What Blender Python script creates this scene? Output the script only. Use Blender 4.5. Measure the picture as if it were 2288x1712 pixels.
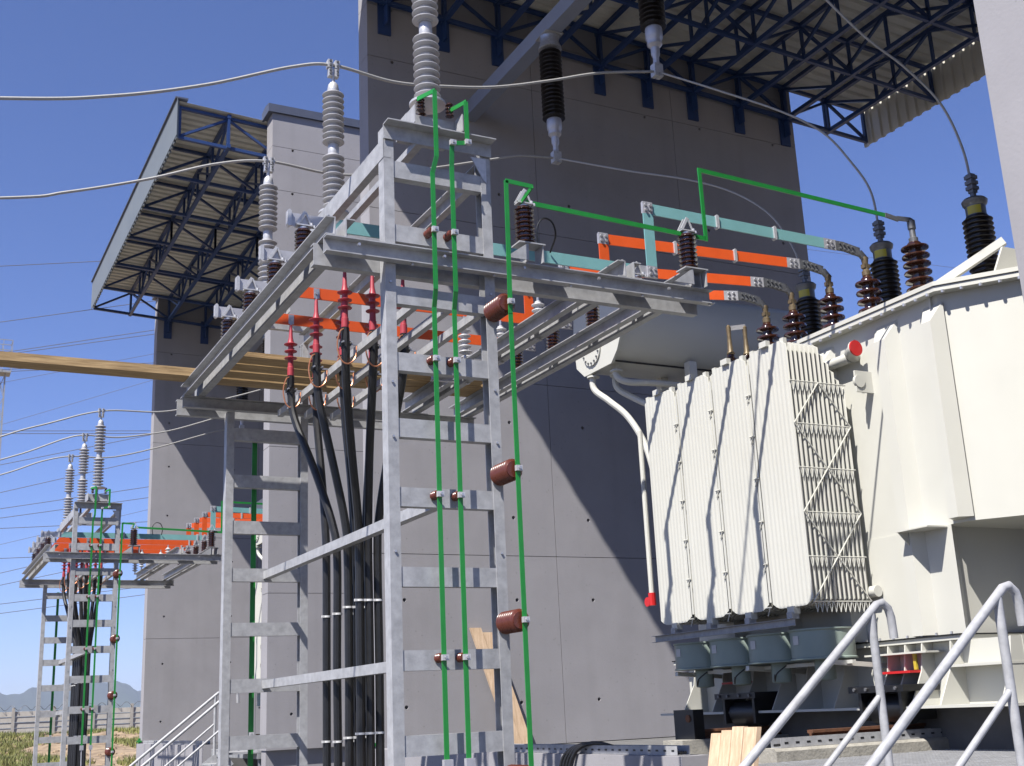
import bpy, bmesh, math, random
from mathutils import Vector, Matrix
from mathutils.geometry import delaunay_2d_cdt
random.seed(7)
for o in list(bpy.data.objects): bpy.data.objects.remove(o)
scene = bpy.context.scene
COL = scene.collection
V = Vector
# ------------------------------------------------------------------ camera
cam_d = bpy.data.cameras.new('camera'); cam = bpy.data.objects.new('camera', cam_d); COL.objects.link(cam)
right = V((0.89036, -0.45313, -0.04386)); down = V((0.08250, 0.25533, -0.96333))
right.normalize(); fwd = right.cross(down).normalized(); down = fwd.cross(right).normalized()
m3 = Matrix((right, -down, -fwd)).transposed()
cam.matrix_world = Matrix.Translation((0, 0, 1.6)) @ m3.to_4x4()
cam_d.sensor_width = 36.0; cam_d.lens = 36.0 * 2652.08 / 2288.0
cam_d.clip_start = 0.1; cam_d.clip_end = 20000
scene.camera = cam
# ------------------------------------------------------------------ sky and sun
SUN = V((-1.0, -0.55, 1.54)).normalized()
world = bpy.data.worlds.new('World'); scene.world = world; world.use_nodes = True
wn = world.node_tree.nodes; wl = world.node_tree.links
for n in list(wn): wn.remove(n)
sky = wn.new('ShaderNodeTexSky'); sky.sky_type = 'NISHITA'; sky.sun_disc = False
sky.sun_elevation = math.asin(SUN.z); sky.sun_rotation = math.atan2(SUN.x, SUN.y)
sky.altitude = 300; sky.air_density = 0.9; sky.dust_density = 0.0; sky.ozone_density = 6.0
bg = wn.new('ShaderNodeBackground'); bg.inputs[1].default_value = 0.0615
wo = wn.new('ShaderNodeOutputWorld'); tn = wn.new('ShaderNodeMix'); tn.data_type = 'RGBA'; tn.blend_type = 'MULTIPLY'; tn.inputs[0].default_value = 1.0; tn.inputs[7].default_value = (1.03, 1.0, 1.30, 1); wl.new(sky.outputs[0], tn.inputs[6]); wl.new(tn.outputs[2], bg.inputs[0]); wl.new(bg.outputs[0], wo.inputs[0])
sl = bpy.data.lights.new('sun', 'SUN'); sl.energy = 5.0; sl.angle = math.radians(0.5); sl.color = (1.0, 0.955, 0.89)
so = bpy.data.objects.new('sun', sl); COL.objects.link(so)
so.rotation_euler = (-SUN).to_track_quat('-Z', 'Y').to_euler(); so.location = (-20, -11, 31)
scene.view_settings.view_transform = 'Standard'; scene.view_settings.look = 'None'
scene.view_settings.exposure = 1.03; scene.view_settings.gamma = 1.0; scene.view_settings.use_curve_mapping = False
scene.render.engine = 'CYCLES'
scene.cycles.max_bounces = 6; scene.cycles.diffuse_bounces = 2; scene.cycles.glossy_bounces = 3
# ------------------------------------------------------------------ materials
MATS = {}
def material(name, col, rough=0.5, metal=0.0, var=0.12, scale=6.0, bump=0.0, bscale=60.0, coat=0.0, streak=0.0, spec=0.5, col2=None, speck=0.0, det=6, stretch=(1,1,1), grime=0.0):
    m = bpy.data.materials.new(name); m.use_nodes = True
    nt = m.node_tree; N = nt.nodes; L = nt.links
    b = N['Principled BSDF']; b.inputs['Roughness'].default_value = rough; b.inputs['Metallic'].default_value = metal
    b.inputs['Specular IOR Level'].default_value = spec; b.inputs['Coat Weight'].default_value = coat; b.inputs['Coat Roughness'].default_value = 0.08
    tc = N.new('ShaderNodeTexCoord')
    # world position, so that alike pieces (panels, boards, rungs) do not repeat one pattern
    geo = N.new('ShaderNodeNewGeometry')
    mp = N.new('ShaderNodeMapping'); mp.inputs['Scale'].default_value = stretch; L.new(geo.outputs['Position'], mp.inputs[0])
    out = None
    c0 = [x * 0.68 * (1 - var) for x in col]; c1 = [min(1, x * 0.68 * (1 + var)) for x in (col2 or col)]
    nz = N.new('ShaderNodeTexNoise'); nz.inputs['Scale'].default_value = scale; nz.inputs['Detail'].default_value = det; nz.inputs['Roughness'].default_value = 0.62
    L.new(mp.outputs[0], nz.inputs[0])
    rp = N.new('ShaderNodeValToRGB'); rp.color_ramp.elements[0].position = 0.32; rp.color_ramp.elements[1].position = 0.68
    rp.color_ramp.elements[0].color = (*c0, 1); rp.color_ramp.elements[1].color = (*c1, 1)
    L.new(nz.outputs['Fac'], rp.inputs[0]); out = rp.outputs[0]
    def mul(a, fac_socket, dark):
        mx = N.new('ShaderNodeMix'); mx.data_type = 'RGBA'; mx.blend_type = 'MULTIPLY'
        mx.inputs[7].default_value = (dark, dark, dark * 0.97, 1); L.new(fac_socket, mx.inputs[0]); L.new(a, mx.inputs[6]); return mx.outputs[2]
    if streak > 0:      # run-off marks down the surface
        ms = N.new('ShaderNodeMapping'); ms.inputs['Scale'].default_value = (2.2, 2.2, 0.12); L.new(geo.outputs['Position'], ms.inputs[0])
        ns = N.new('ShaderNodeTexNoise'); ns.inputs['Scale'].default_value = 1.6; ns.inputs['Detail'].default_value = 5; L.new(ms.outputs[0], ns.inputs[0])
        rs = N.new('ShaderNodeMapRange'); rs.inputs[1].default_value = 0.5; rs.inputs[2].default_value = 0.75; rs.inputs[4].default_value = streak; L.new(ns.outputs['Fac'], rs.inputs[0])
        out = mul(out, rs.outputs[0], 0.55)
    if grime > 0:
        ng = N.new('ShaderNodeTexNoise'); ng.inputs['Scale'].default_value = 0.7; ng.inputs['Detail'].default_value = 8; ng.inputs['Roughness'].default_value = 0.7; L.new(geo.outputs['Position'], ng.inputs[0])
        rg = N.new('ShaderNodeMapRange'); rg.inputs[1].default_value = 0.48; rg.inputs[2].default_value = 0.72; rg.inputs[4].default_value = grime; L.new(ng.outputs['Fac'], rg.inputs[0])
        out = mul(out, rg.outputs[0], 0.6)
    if speck > 0:       # pores and small marks
        vo = N.new('ShaderNodeTexVoronoi'); vo.inputs['Scale'].default_value = 9.0; L.new(geo.outputs['Position'], vo.inputs[0])
        rv = N.new('ShaderNodeMapRange'); rv.inputs[1].default_value = 0.10; rv.inputs[2].default_value = 0.05; rv.inputs[4].default_value = speck; L.new(vo.outputs['Distance'], rv.inputs[0])
        out = mul(out, rv.outputs[0], 0.45)
    L.new(out, b.inputs['Base Color'])
    if bump > 0:
        nb = N.new('ShaderNodeTexNoise'); nb.inputs['Scale'].default_value = bscale; nb.inputs['Detail'].default_value = 4; L.new(mp.outputs[0], nb.inputs[0])
        bp = N.new('ShaderNodeBump'); bp.inputs['Strength'].default_value = bump; bp.inputs['Distance'].default_value = 0.01
        L.new(nb.outputs['Fac'], bp.inputs['Height']); L.new(bp.outputs[0], b.inputs['Normal'])
    rr = N.new('ShaderNodeMapRange'); rr.inputs[3].default_value = max(0.02, rough - 0.07); rr.inputs[4].default_value = min(1, rough + 0.07)
    L.new(nz.outputs['Fac'], rr.inputs[0]); L.new(rr.outputs[0], b.inputs['Roughness'])
    MATS[name] = m; return m
material('concrete', (0.375, 0.365, 0.385), 0.85, var=0.06, scale=1.3, bump=0.12, bscale=35, streak=0.16, speck=0.5, grime=0.16)
material('concrete_raw', (0.42, 0.40, 0.35), 0.9, var=0.18, scale=9, bump=0.5, bscale=50, speck=0.6)
material('low_bounce_dark', (0.14, 0.137, 0.13), 0.9, var=0.25, scale=8, bump=0.5, bscale=60)  # tone of the unseen yard, kept dark to weaken bounced sunlight
material('floor_concrete', (0.17, 0.168, 0.17), 0.9, var=0.15, scale=3, bump=0.2, bscale=40, grime=0.3)
material('galvanised', (0.47, 0.475, 0.49), 0.5, 0.08, var=0.17, scale=14, bump=0.06, bscale=80, streak=0.22, grime=0.25, spec=0.35)
material('galvanised_dull', (0.36, 0.37, 0.38), 0.6, 0.15, var=0.16, scale=9, grime=0.25)
material('cast_aluminium', (0.70, 0.70, 0.71), 0.38, 0.35, var=0.1, scale=30)
material('bare_aluminium', (0.58, 0.58, 0.62), 0.42, 0.35, var=0.1, scale=14)
material('bolt_steel', (0.66, 0.66, 0.68), 0.3, 0.6, var=0.2, scale=40)
material('conductor', (0.47, 0.465, 0.45), 0.6, 0.2, var=0.12, scale=50)
material('paint_orange', (0.83, 0.115, 0.018), 0.42, var=0.05, scale=8, grime=0.08)
material('paint_teal', (0.225, 0.475, 0.475), 0.42, var=0.05, scale=8, grime=0.08)
material('paint_green', (0.018, 0.27, 0.045), 0.38, var=0.08, scale=9, grime=0.12)
material('paint_cream', (0.70, 0.695, 0.63), 0.42, var=0.02, scale=2.5, grime=0.05, streak=0.05)
material('paint_red', (0.65, 0.02, 0.02), 0.4, var=0.05)
material('paint_yellow', (0.6, 0.5, 0.05), 0.45, var=0.1)
material('fan_paint', (0.30, 0.37, 0.33), 0.45, var=0.05, scale=5)
material('porcelain_brown', (0.055, 0.020, 0.012), 0.13, var=0.12, scale=20, coat=0.5)
material('porcelain_black', (0.016, 0.012, 0.010), 0.3, var=0.2, scale=20)
material('resin_brown', (0.135, 0.034, 0.02), 0.28, var=0.1, scale=20)
material('silicone_grey', (0.50, 0.50, 0.525), 0.5, var=0.04, scale=12, grime=0.06)
material('polymer_white', (0.68, 0.68, 0.70), 0.45, var=0.04, scale=12)
material('silicone_red', (0.47, 0.055, 0.075), 0.42, var=0.06, scale=15)
material('rubber_black', (0.012, 0.012, 0.013), 0.42, var=0.3, scale=18)
material('tie_white', (0.8, 0.8, 0.8), 0.5, var=0.02)
material('copper', (0.85, 0.36, 0.2), 0.35, 0.7, var=0.1)
material('brass', (0.20, 0.15, 0.085), 0.5, 0.4, var=0.25, scale=25)
material('zinc_grey', (0.20, 0.205, 0.215), 0.45, 0.4, var=0.2, scale=30)
material('steel_blue', (0.018, 0.055, 0.19), 0.45, var=0.08, scale=6)
material('sheet_beige', (0.95, 0.91, 0.79), 0.6, var=0.05, scale=3, grime=0.12)
material('sheet_grey', (0.22, 0.245, 0.255), 0.5, 0.1, var=0.06, scale=3, grime=0.1)
material('coping_blue', (0.10, 0.115, 0.165), 0.5, 0.1, var=0.06)
material('beam_paint', (0.30, 0.33, 0.42), 0.5, var=0.05, scale=4, grime=0.15)
material('black_iron', (0.012, 0.012, 0.013), 0.4, var=0.4, scale=15)
material('rust', (0.16, 0.065, 0.03), 0.85, var=0.35, scale=14, bump=0.3)
material('wood_aged', (0.42, 0.27, 0.115), 0.8, var=0.28, scale=5, stretch=(0.6, 9, 9), bump=0.25, bscale=20, col2=(0.52, 0.36, 0.18))
material('wood_fresh', (0.70, 0.49, 0.31), 0.75, var=0.13, scale=5, stretch=(7, 7, 0.6), bump=0.15, bscale=20, col2=(0.78, 0.58, 0.4))
material('soil', (0.27, 0.185, 0.115), 0.95, var=0.35, scale=1.4, bump=0.6, bscale=6, col2=(0.36, 0.27, 0.17))
material('gravel_ground', (0.25, 0.23, 0.20), 0.95, var=0.3, scale=12, bump=0.8, bscale=30)
material('grass_blades', (0.12, 0.17, 0.03), 0.7, var=0.4, scale=0.35, col2=(0.30, 0.29, 0.09))
material('fence_concrete', (0.47, 0.44, 0.39), 0.9, var=0.12, scale=2.2, grime=0.3)
material('hill_green', (0.045, 0.06, 0.035), 1.0, var=0.4, scale=0.004)
material('leaf', (0.05, 0.075, 0.02), 0.6, var=0.4, scale=1.5)
material('wire_dark', (0.16, 0.16, 0.17), 0.5, 0.3, var=0.1)
material('label_white', (0.62, 0.62, 0.62), 0.5, var=0.1, scale=60)
# ------------------------------------------------------------------ mesh helpers
BASE = {}
class MB:
    def __init__(s): s.v = []; s.f = []
    def add(s, vs, fs):
        n = len(s.v); s.v += [tuple(v) for v in vs]; s.f += [tuple(i + n for i in f) for f in fs]; return s
    def bx(s, x0, x1, y0, y1, z0, z1):
        vs = [(x, y, z) for x in (x0, x1) for y in (y0, y1) for z in (z0, z1)]
        return s.add(vs, [(0, 1, 3, 2), (4, 6, 7, 5), (0, 4, 5, 1), (2, 3, 7, 6), (0, 2, 6, 4), (1, 5, 7, 3)])
    def sweep(s, poly, p0, p1, side, up):
        p0 = V(p0); p1 = V(p1); side = V(side); up = V(up); n = len(poly)
        vs = [p + side * a + up * b for p in (p0, p1) for a, b in poly]
        fs = [(i, (i + 1) % n, n + (i + 1) % n, n + i) for i in range(n)]
        return s.add(vs, fs + [tuple(range(n - 1, -1, -1)), tuple(range(n, 2 * n))])
    def bar(s, p0, p1, w, h, up=(0, 0, 1)):
        p0 = V(p0); p1 = V(p1); d = (p1 - p0).normalized(); up = V(up)
        if abs(d.dot(up)) > 0.97: up = V((0, 1, 0)) if abs(d.y) < 0.9 else V((1, 0, 0))
        side = d.cross(up).normalized(); up = side.cross(d)
        return s.sweep([(-w/2, -h/2), (w/2, -h/2), (w/2, h/2), (-w/2, h/2)], p0, p1, side, up)
    def channel(s, p0, p1, h, fl, side, up, t=0.008):
        return s.sweep([(0, 0), (fl, 0), (fl, t), (t, t), (t, h - t), (fl, h - t), (fl, h), (0, h)], p0, p1, side, up)
    def angle(s, p0, p1, a, b, side, up, t=0.008):
        return s.sweep([(0, 0), (a, 0), (a, t), (t, t), (t, b), (0, b)], p0, p1, side, up)
    def tube(s, pts, r, n=8, rr=None):
        pts = [V(p) for p in pts]; m = len(pts); vs = []; prev = None
        for i, p in enumerate(pts):
            d = (pts[min(i + 1, m - 1)] - pts[max(i - 1, 0)]).normalized()
            if prev is None:
                up = V((0, 0, 1)) if abs(d.z) < 0.9 else V((1, 0, 0)); u = d.cross(up).normalized()
            else:
                u = (prev - d * prev.dot(d)).normalized()
            prev = u; w = d.cross(u); q = rr[i] if rr else r
            vs += [p + (u * math.cos(2*math.pi*k/n) + w * math.sin(2*math.pi*k/n)) * q for k in range(n)]
        fs = [(i*n + k, i*n + (k+1) % n, (i+1)*n + (k+1) % n, (i+1)*n + k) for i in range(m - 1) for k in range(n)]
        return s.add(vs, fs + [tuple(range(n - 1, -1, -1)), tuple(range((m-1)*n, m*n))])
    def lathe(s, prof, o, axis=(0, 0, 1), n=16):
        o = V(o); ax = V(axis).normalized(); u = ax.orthogonal().normalized(); w = ax.cross(u); m = len(prof)
        vs = [o + ax * z + (u * math.cos(2*math.pi*k/n) + w * math.sin(2*math.pi*k/n)) * max(r, 1e-4) for r, z in prof for k in range(n)]
        fs = [(i*n + k, i*n + (k+1) % n, (i+1)*n + (k+1) % n, (i+1)*n + k) for i in range(m - 1) for k in range(n)]
        return s.add(vs, fs + [tuple(range(n - 1, -1, -1)), tuple(range((m-1)*n, m*n))])
    def disc(s, o, axis, r, h, n=12): return s.lathe([(r, 0), (r, h)], o, axis, n)
    def ell(s, c, rx, ry, rz, nu=10, nv=6):
        vs = [(c[0] + rx*math.sin(math.pi*j/nv)*math.cos(2*math.pi*i/nu), c[1] + ry*math.sin(math.pi*j/nv)*math.sin(2*math.pi*i/nu), c[2] + rz*math.cos(math.pi*j/nv)) for j in range(nv+1) for i in range(nu)]
        return s.add(vs, [(j*nu+i, j*nu+(i+1) % nu, (j+1)*nu+(i+1) % nu, (j+1)*nu+i) for j in range(nv) for i in range(nu)])
    def mesh(s, base=(0, 0, 0), smooth=35, recalc=True, name='m'):
        me = bpy.data.meshes.new(name); b = V(base)
        me.from_pydata([V(v) - b for v in s.v], [], s.f)
        if recalc:
            bm = bmesh.new(); bm.from_mesh(me); bmesh.ops.recalc_face_normals(bm, faces=bm.faces); bm.to_mesh(me); bm.free()
        if smooth:
            me.polygons.foreach_set('use_smooth', [True] * len(me.polygons)); me.set_sharp_from_angle(angle=math.radians(smooth))
        me.update(); return me
    def build(s, name, mat, parent=None, **k):
        base = BASE.get(parent.name, V((0, 0, 0))) if parent else V((0, 0, 0))
        me = s.mesh(base, name=name, **k); o = bpy.data.objects.new(name, me); COL.objects.link(o)
        me.materials.append(MATS[mat]); o.parent = parent; BASE[o.name] = base; return o
def tag(o, label=None, cat=None, group=None, kind=None):
    if label: o['label'] = label
    if cat: o['category'] = cat
    if group: o['group'] = group
    if kind: o['kind'] = kind
    return o
def thing(name, loc, label, cat, group=None):
    o = bpy.data.objects.new(name, None); o.empty_display_size = 0.2; COL.objects.link(o); o.location = loc
    BASE[o.name] = V(loc); return tag(o, label, cat, group)
def dup(o, off=(0, 0, 0), parent=None, label=None, group=None):
    c = o.copy(); COL.objects.link(c); c.parent = parent; BASE[c.name] = BASE.get(o.name, V((0,0,0))) + V(off)
    if parent is None:
        c.location = o.location + V(off)
        if label: c['label'] = label
        if group: c['group'] = group
    for ch in o.children: dup(ch, off, c)
    return c
def share(o, name, off, parent=None):          # a repeat that shares mesh data, moved by off
    c = bpy.data.objects.new(name, o.data); COL.objects.link(c); c.parent = parent or o.parent
    c.location = o.location + V(off); BASE[c.name] = BASE.get(o.name, V((0,0,0))); return c
def sheds(z0, z1, n, rc, rs, th=0.35):
    pr = [(rc, z0)]; p = (z1 - z0) / n
    for i in range(n):
        z = z0 + p * i; pr += [(rc, z + p*0.16), (rs*0.98, z + p*0.30), (rs, z + p*0.30 + p*th*0.22), (rs*0.97, z + p*0.30 + p*th*0.45), (rc + (rs-rc)*.3, z + p*0.62), (rc, z + p*0.74)]
    return pr + [(rc, z1)]
def bezier(pts, n=10):                          # Catmull-Rom through points
    pts = [V(p) for p in pts]; P = [2*pts[0]-pts[1]] + pts + [2*pts[-1]-pts[-2]]; out = []
    for i in range(1, len(P) - 2):
        for k in range(n):
            t = k / n; a, b, c, d = P[i-1], P[i], P[i+1], P[i+2]
            out.append(0.5*((2*b) + (c-a)*t + (2*a-5*b+4*c-d)*t*t + (3*b-a-3*c+d)*t**3))
    return out + [pts[-1]]
PER = 15.62        # distance from one transformer bay to the next, along y
FAR = []           # (root, label) of everything repeated in the second bay
# ------------------------------------------------------------------ ground, fence, hills
def hgt(x, y):
    t = min(1, max(0, (y - 34) / 34)); t = t*t*(3 - 2*t)
    h = 1.15 * t
    if 36 < y < 84: h += t * (0.16*math.sin(x*0.9 + y*0.35) + 0.12*math.sin(x*0.37 - y*0.8) + 0.07*math.sin(2.3*x + 1.1*y))
    return h
def axis_pts(lo, hi, dense0, dense1, step, coarse):
    a = [dense0 + i*step for i in range(int((dense1 - dense0)/step) + 1)]
    l = []; d = coarse; x = dense0
    while x > lo: x -= d; d *= 1.5; l.append(max(x, lo))
    r = []; d = coarse; x = dense1
    while x < hi: x += d; d *= 1.5; r.append(min(x, hi))
    return l[::-1] + a + r
gx = axis_pts(-6000, 6400, -10, 26, 0.75, 3); gy = axis_pts(-3000, 5600, -6, 92, 0.75, 3)
mb = MB(); nx = len(gx)
mb.add([(x, y, hgt(x, y)) for y in gy for x in gx], [(j*nx+i, j*nx+i+1, (j+1)*nx+i+1, (j+1)*nx+i) for j in range(len(gy)-1) for i in range(nx-1)])
tag(mb.build('ground', 'soil', smooth=60, recalc=False), kind='structure')
mb = MB(); mb.add([(-40, -30, .004), (40, -30, .004), (40, 33, .004), (-40, 33, .004)], [(0, 1, 2, 3)])
tag(mb.build('added_dark_yard', 'low_bounce_dark', smooth=0, recalc=False), kind='structure')  # unseen dark sheet added so the ground bounces less light into the bays
rnd = random.Random(3); mb = MB()
def blade(x, y, h, w):
    z = hgt(x, y) - 0.02; a = rnd.uniform(0, 3.14); dx = math.cos(a)*w; dy = math.sin(a)*w; lx = rnd.uniform(-.5, .5)*h; ly = rnd.uniform(-.5, .5)*h
    mb.add([(x-dx, y-dy, z), (x+dx, y+dy, z), (x+lx, y+ly, z+h)], [(0, 1, 2)])
for i in range(52000):
    y = 38 + 51*rnd.random()**0.8; x = y*0.055 + rnd.random()*y*0.14
    d = 0.5 + 0.5*math.sin(x*0.8 + y*0.21)*math.sin(x*0.31 - y*0.27 + 1.0)
    if y < 76 and d < 0.52: continue
    blade(x, y, rnd.uniform(.1, .3), rnd.uniform(.015, .04))
tag(mb.build('grass', 'grass_blades', smooth=0, recalc=False), 'rough yellow green grass in front of the concrete fence', 'grass', kind='stuff')
mb = MB()
for i in range(420):
    y = 40 + 34*rnd.random(); x = y*0.06 + rnd.random()*y*0.13; s = rnd.uniform(.03, .13)
    mb.ell((x, y, hgt(x, y)), s*rnd.uniform(.8, 1.5), s, s*.8, 6, 4)
tag(mb.build('soil_clods', 'soil', smooth=0), 'loose clods of bare brown earth between the grass', 'soil', kind='stuff')
fence = thing('boundary_fence', (8, 90, 1.1), 'pale concrete slab fence with wire coil along its top', 'fence')
post_b = MB().bx(-0.09, 0.09, 89.9, 90.12, 1.0, 3.18).build('fence_post', 'fence_concrete', fence)
post_b.location = (-2.6, 0, 0)
slab_b = MB().sweep([(-0.03, 0), (0.045, 0.0), (0.0, 0.33), (-0.03, 0.335)], (0.11, 90.03, 1.12), (2.49, 90.03, 1.12), (0, -1, 0), (0, 0, 1)).build('fence_slab', 'fence_concrete', fence)
slab_b.location = (-2.6, 0, 0)
for i in range(9):
    if i: share(post_b, 'fence_post', (2.6*i, 0, 0))
    for k in range(5):
        if i or k: share(slab_b, 'fence_slab', (2.6*i, rnd.uniform(-.01, .01), 0.365*k))
mb = MB(); pts = [(-2.6 + 0.12*i, 90 + 0.18*math.cos(i*0.9), 3.15 + 0.16*math.sin(i*0.9)) for i in range(205)]
mb.tube(pts, 0.018, 4).build('wire_coil', 'wire_dark', fence)
# far hills
mb = MB(); rows = []
prof = [(-60, 120), (-30, 170), (0, 160), (120, 135), (240, 118), (330, 112), (430, 125), (540, 150), (620, 140), (720, 112), (830, 70), (900, 40), (1100, 30), (1500, 60), (2600, 90), (4200, 60), (6000, 30)]
def hz(x):
    for (a, b), (c, d) in zip(prof, prof[1:]):
        if a <= x <= c:
            t = (x-a)/(c-a); t = t*t*(3-2*t); return b + (d-b)*t
    return 30
xs = [-60 + 12*i for i in range(120)] + [1380 + 160*i for i in range(28)]
for x in xs:
    h = hz(x) + 5*math.sin(x*0.05) + 3*math.sin(x*0.13 + 1)
    rows.append([(x - 200*0, 3400, -5), (x, 3700, h*0.45 + 4*math.sin(x*0.07)), (x, 4000, h*1.02), (x, 5200, -4)])
mb.add([p for r in rows for p in r], [(i*4+k, i*4+k+1, (i+1)*4+k+1, (i+1)*4+k) for i in range(len(rows)-1) for k in range(3)])
tag(mb.build('hills', 'hill_green', smooth=60), kind='structure')
# ------------------------------------------------------------------ concrete fire walls, cast in lifts and panels
XW, XE = 5.486, 13.465
LIFT = [1.13, 3.63, 6.12, 8.50, 10.905, 11.77, 12.50]
COLS = [XW, 8.20, 10.85, XE]
def panel(x0, x1, y0, y1, z0, z1, holes, parent):
    g = 0.004; x0 += g*(x0 > XW); x1 -= g*(x1 < XE); z0 += g*(z0 > LIFT[0]); z1 -= g
    mb = MB(); r = 0.026; n = 10
    if holes:
        co = [V((x0, z0)), V((x1, z0)), V((x1, z1)), V((x0, z1))]; ed = [(0, 1), (1, 2), (2, 3), (3, 0)]; fa = [[0, 1, 2, 3]]
        for hx, hz_ in holes:
            b = len(co); co += [V((hx + r*math.cos(-2*math.pi*k/n), hz_ + r*math.sin(-2*math.pi*k/n))) for k in range(n)]
            ed += [(b+k, b+(k+1) % n) for k in range(n)]; fa.append([b+k for k in range(n)])
        vv, ee, ff, *_ = delaunay_2d_cdt(co, ed, [], 0, 1e-6)
        fs = []
        for f in ff:
            cx = sum(vv[i].x for i in f)/len(f); cz = sum(vv[i].y for i in f)/len(f)
            if all((cx-hx)**2 + (cz-hq)**2 > (r*0.93)**2 for hx, hq in holes): fs.append(tuple(f))
        mb.add([(v.x, y0, v.y) for v in vv], fs)
        for hx, hq in holes:
            ring = [(hx + r*math.cos(2*math.pi*k/n), hq + r*math.sin(2*math.pi*k/n)) for k in range(n)]
            mb.add([(a, y0, b) for a, b in ring] + [(hx+(a-hx)*.75, y0+.07, hq+(b-hq)*.75) for a, b in ring], [(k, (k+1) % n, n+(k+1) % n, n+k) for k in range(n)] + [tuple(range(n, 2*n))])
        vs = [(x, y, z) for x in (x0, x1) for y in (y0, y1) for z in (z0, z1)]
        mb.add(vs, [(0, 1, 3, 2), (4, 6, 7, 5), (2, 3, 7, 6), (0, 2, 6, 4), (1, 5, 7, 3)])
    else: mb.bx(x0, x1, y0, y1, z0, z1)
    return mb.build('wall_panel', 'concrete', parent, smooth=0, recalc=not holes)
def fire_wall(yf, yb, label):
    w = thing('fire_wall', ((XW+XE)/2, (yf+yb)/2, 1.13), label, 'wall', 'concrete fire walls between the transformer bays')
    MB().bx(XW+.02, XE-.02, yf+.09, yb-.02, 0.0, 12.49).build('wall_core', 'concrete', w, smooth=0)
    for i in range(len(LIFT)-1):
        for j in range(3):
            x0, x1 = COLS[j], COLS[j+1]; z0, z1 = LIFT[i], LIFT[i+1]
            if i < 4: hs = [(x, z) for x in ((5.9, 7.55), (8.755, 10.3), (11.4, 12.95))[j] for z in ((z0+.53, z1-.60) if i else (1.68, 3.03))]
            elif i == 4: hs = [(x, z1-.035) for x in ((5.87, 7.55), (8.755, 10.3), (11.4, 12.95))[j]]
            else: hs = []
            if i == 3: hs = [(x, z) for x in ((5.87, 7.55), (8.755, 10.3), (11.4, 12.95))[j] for z in (z0+.53, z1-.04)]
            panel(x0, x1, yf, yb, z0, z1, hs, w)
    mb = MB(); o = 0.05
    mb.add([(XW-.09, yf-o, 12.44), (XW-.09, yb+o, 12.44), (XW-.09, yb+o, 12.60), (XW-.09, (yf+yb)/2, 12.64), (XW-.09, yf-o, 12.60),
            (XE+.05, yf-o, 12.44), (XE+.05, yb+o, 12.44), (XE+.05, yb+o, 12.60), (XE+.05, (yf+yb)/2, 12.64), (XE+.05, yf-o, 12.60)],
           [(0, 1, 2, 3, 4), (5, 9, 8, 7, 6), (0, 4, 9, 5), (4, 3, 8, 9), (3, 2, 7, 8), (2, 1, 6, 7), (1, 0, 5, 6)])
    mb.build('wall_coping', 'coping_blue', w, smooth=0)
    return w
YA, YM = 14.54, 19.51
fire_wall(YA, YA+.36, 'tall concrete wall whose face lies in the shade behind the cream transformer')
fire_wall(YM, YM+.37, 'sunlit concrete wall with dark coping behind the grey arresters')
fire_wall(YA+PER, YA+PER+.36, 'concrete wall beyond the far canopy, handrails at its foot')
fire_wall(YM-PER, YM-PER+.37, 'pitted concrete wall end beside the transformer lid')
for k_ in (0, 1):
    y_ = YA + PER*k_; mb = MB(); mb.bx(5.44, 5.475, y_-.03, y_+.42, 1.23, 1.27); mb.bx(5.36, 5.44, y_-.03, y_+.02, 1.235, 1.265); mb.bx(5.43, 5.48, y_+.18, y_+.21, 1.18, 1.32)
    tag(mb.build('earth_strap', 'paint_green', smooth=0), 'short green strap at the foot of the %s' % ('shaded wall end' if not k_ else 'wall end beyond the far canopy'), 'earth strap', 'green straps at the wall feet')
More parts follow.
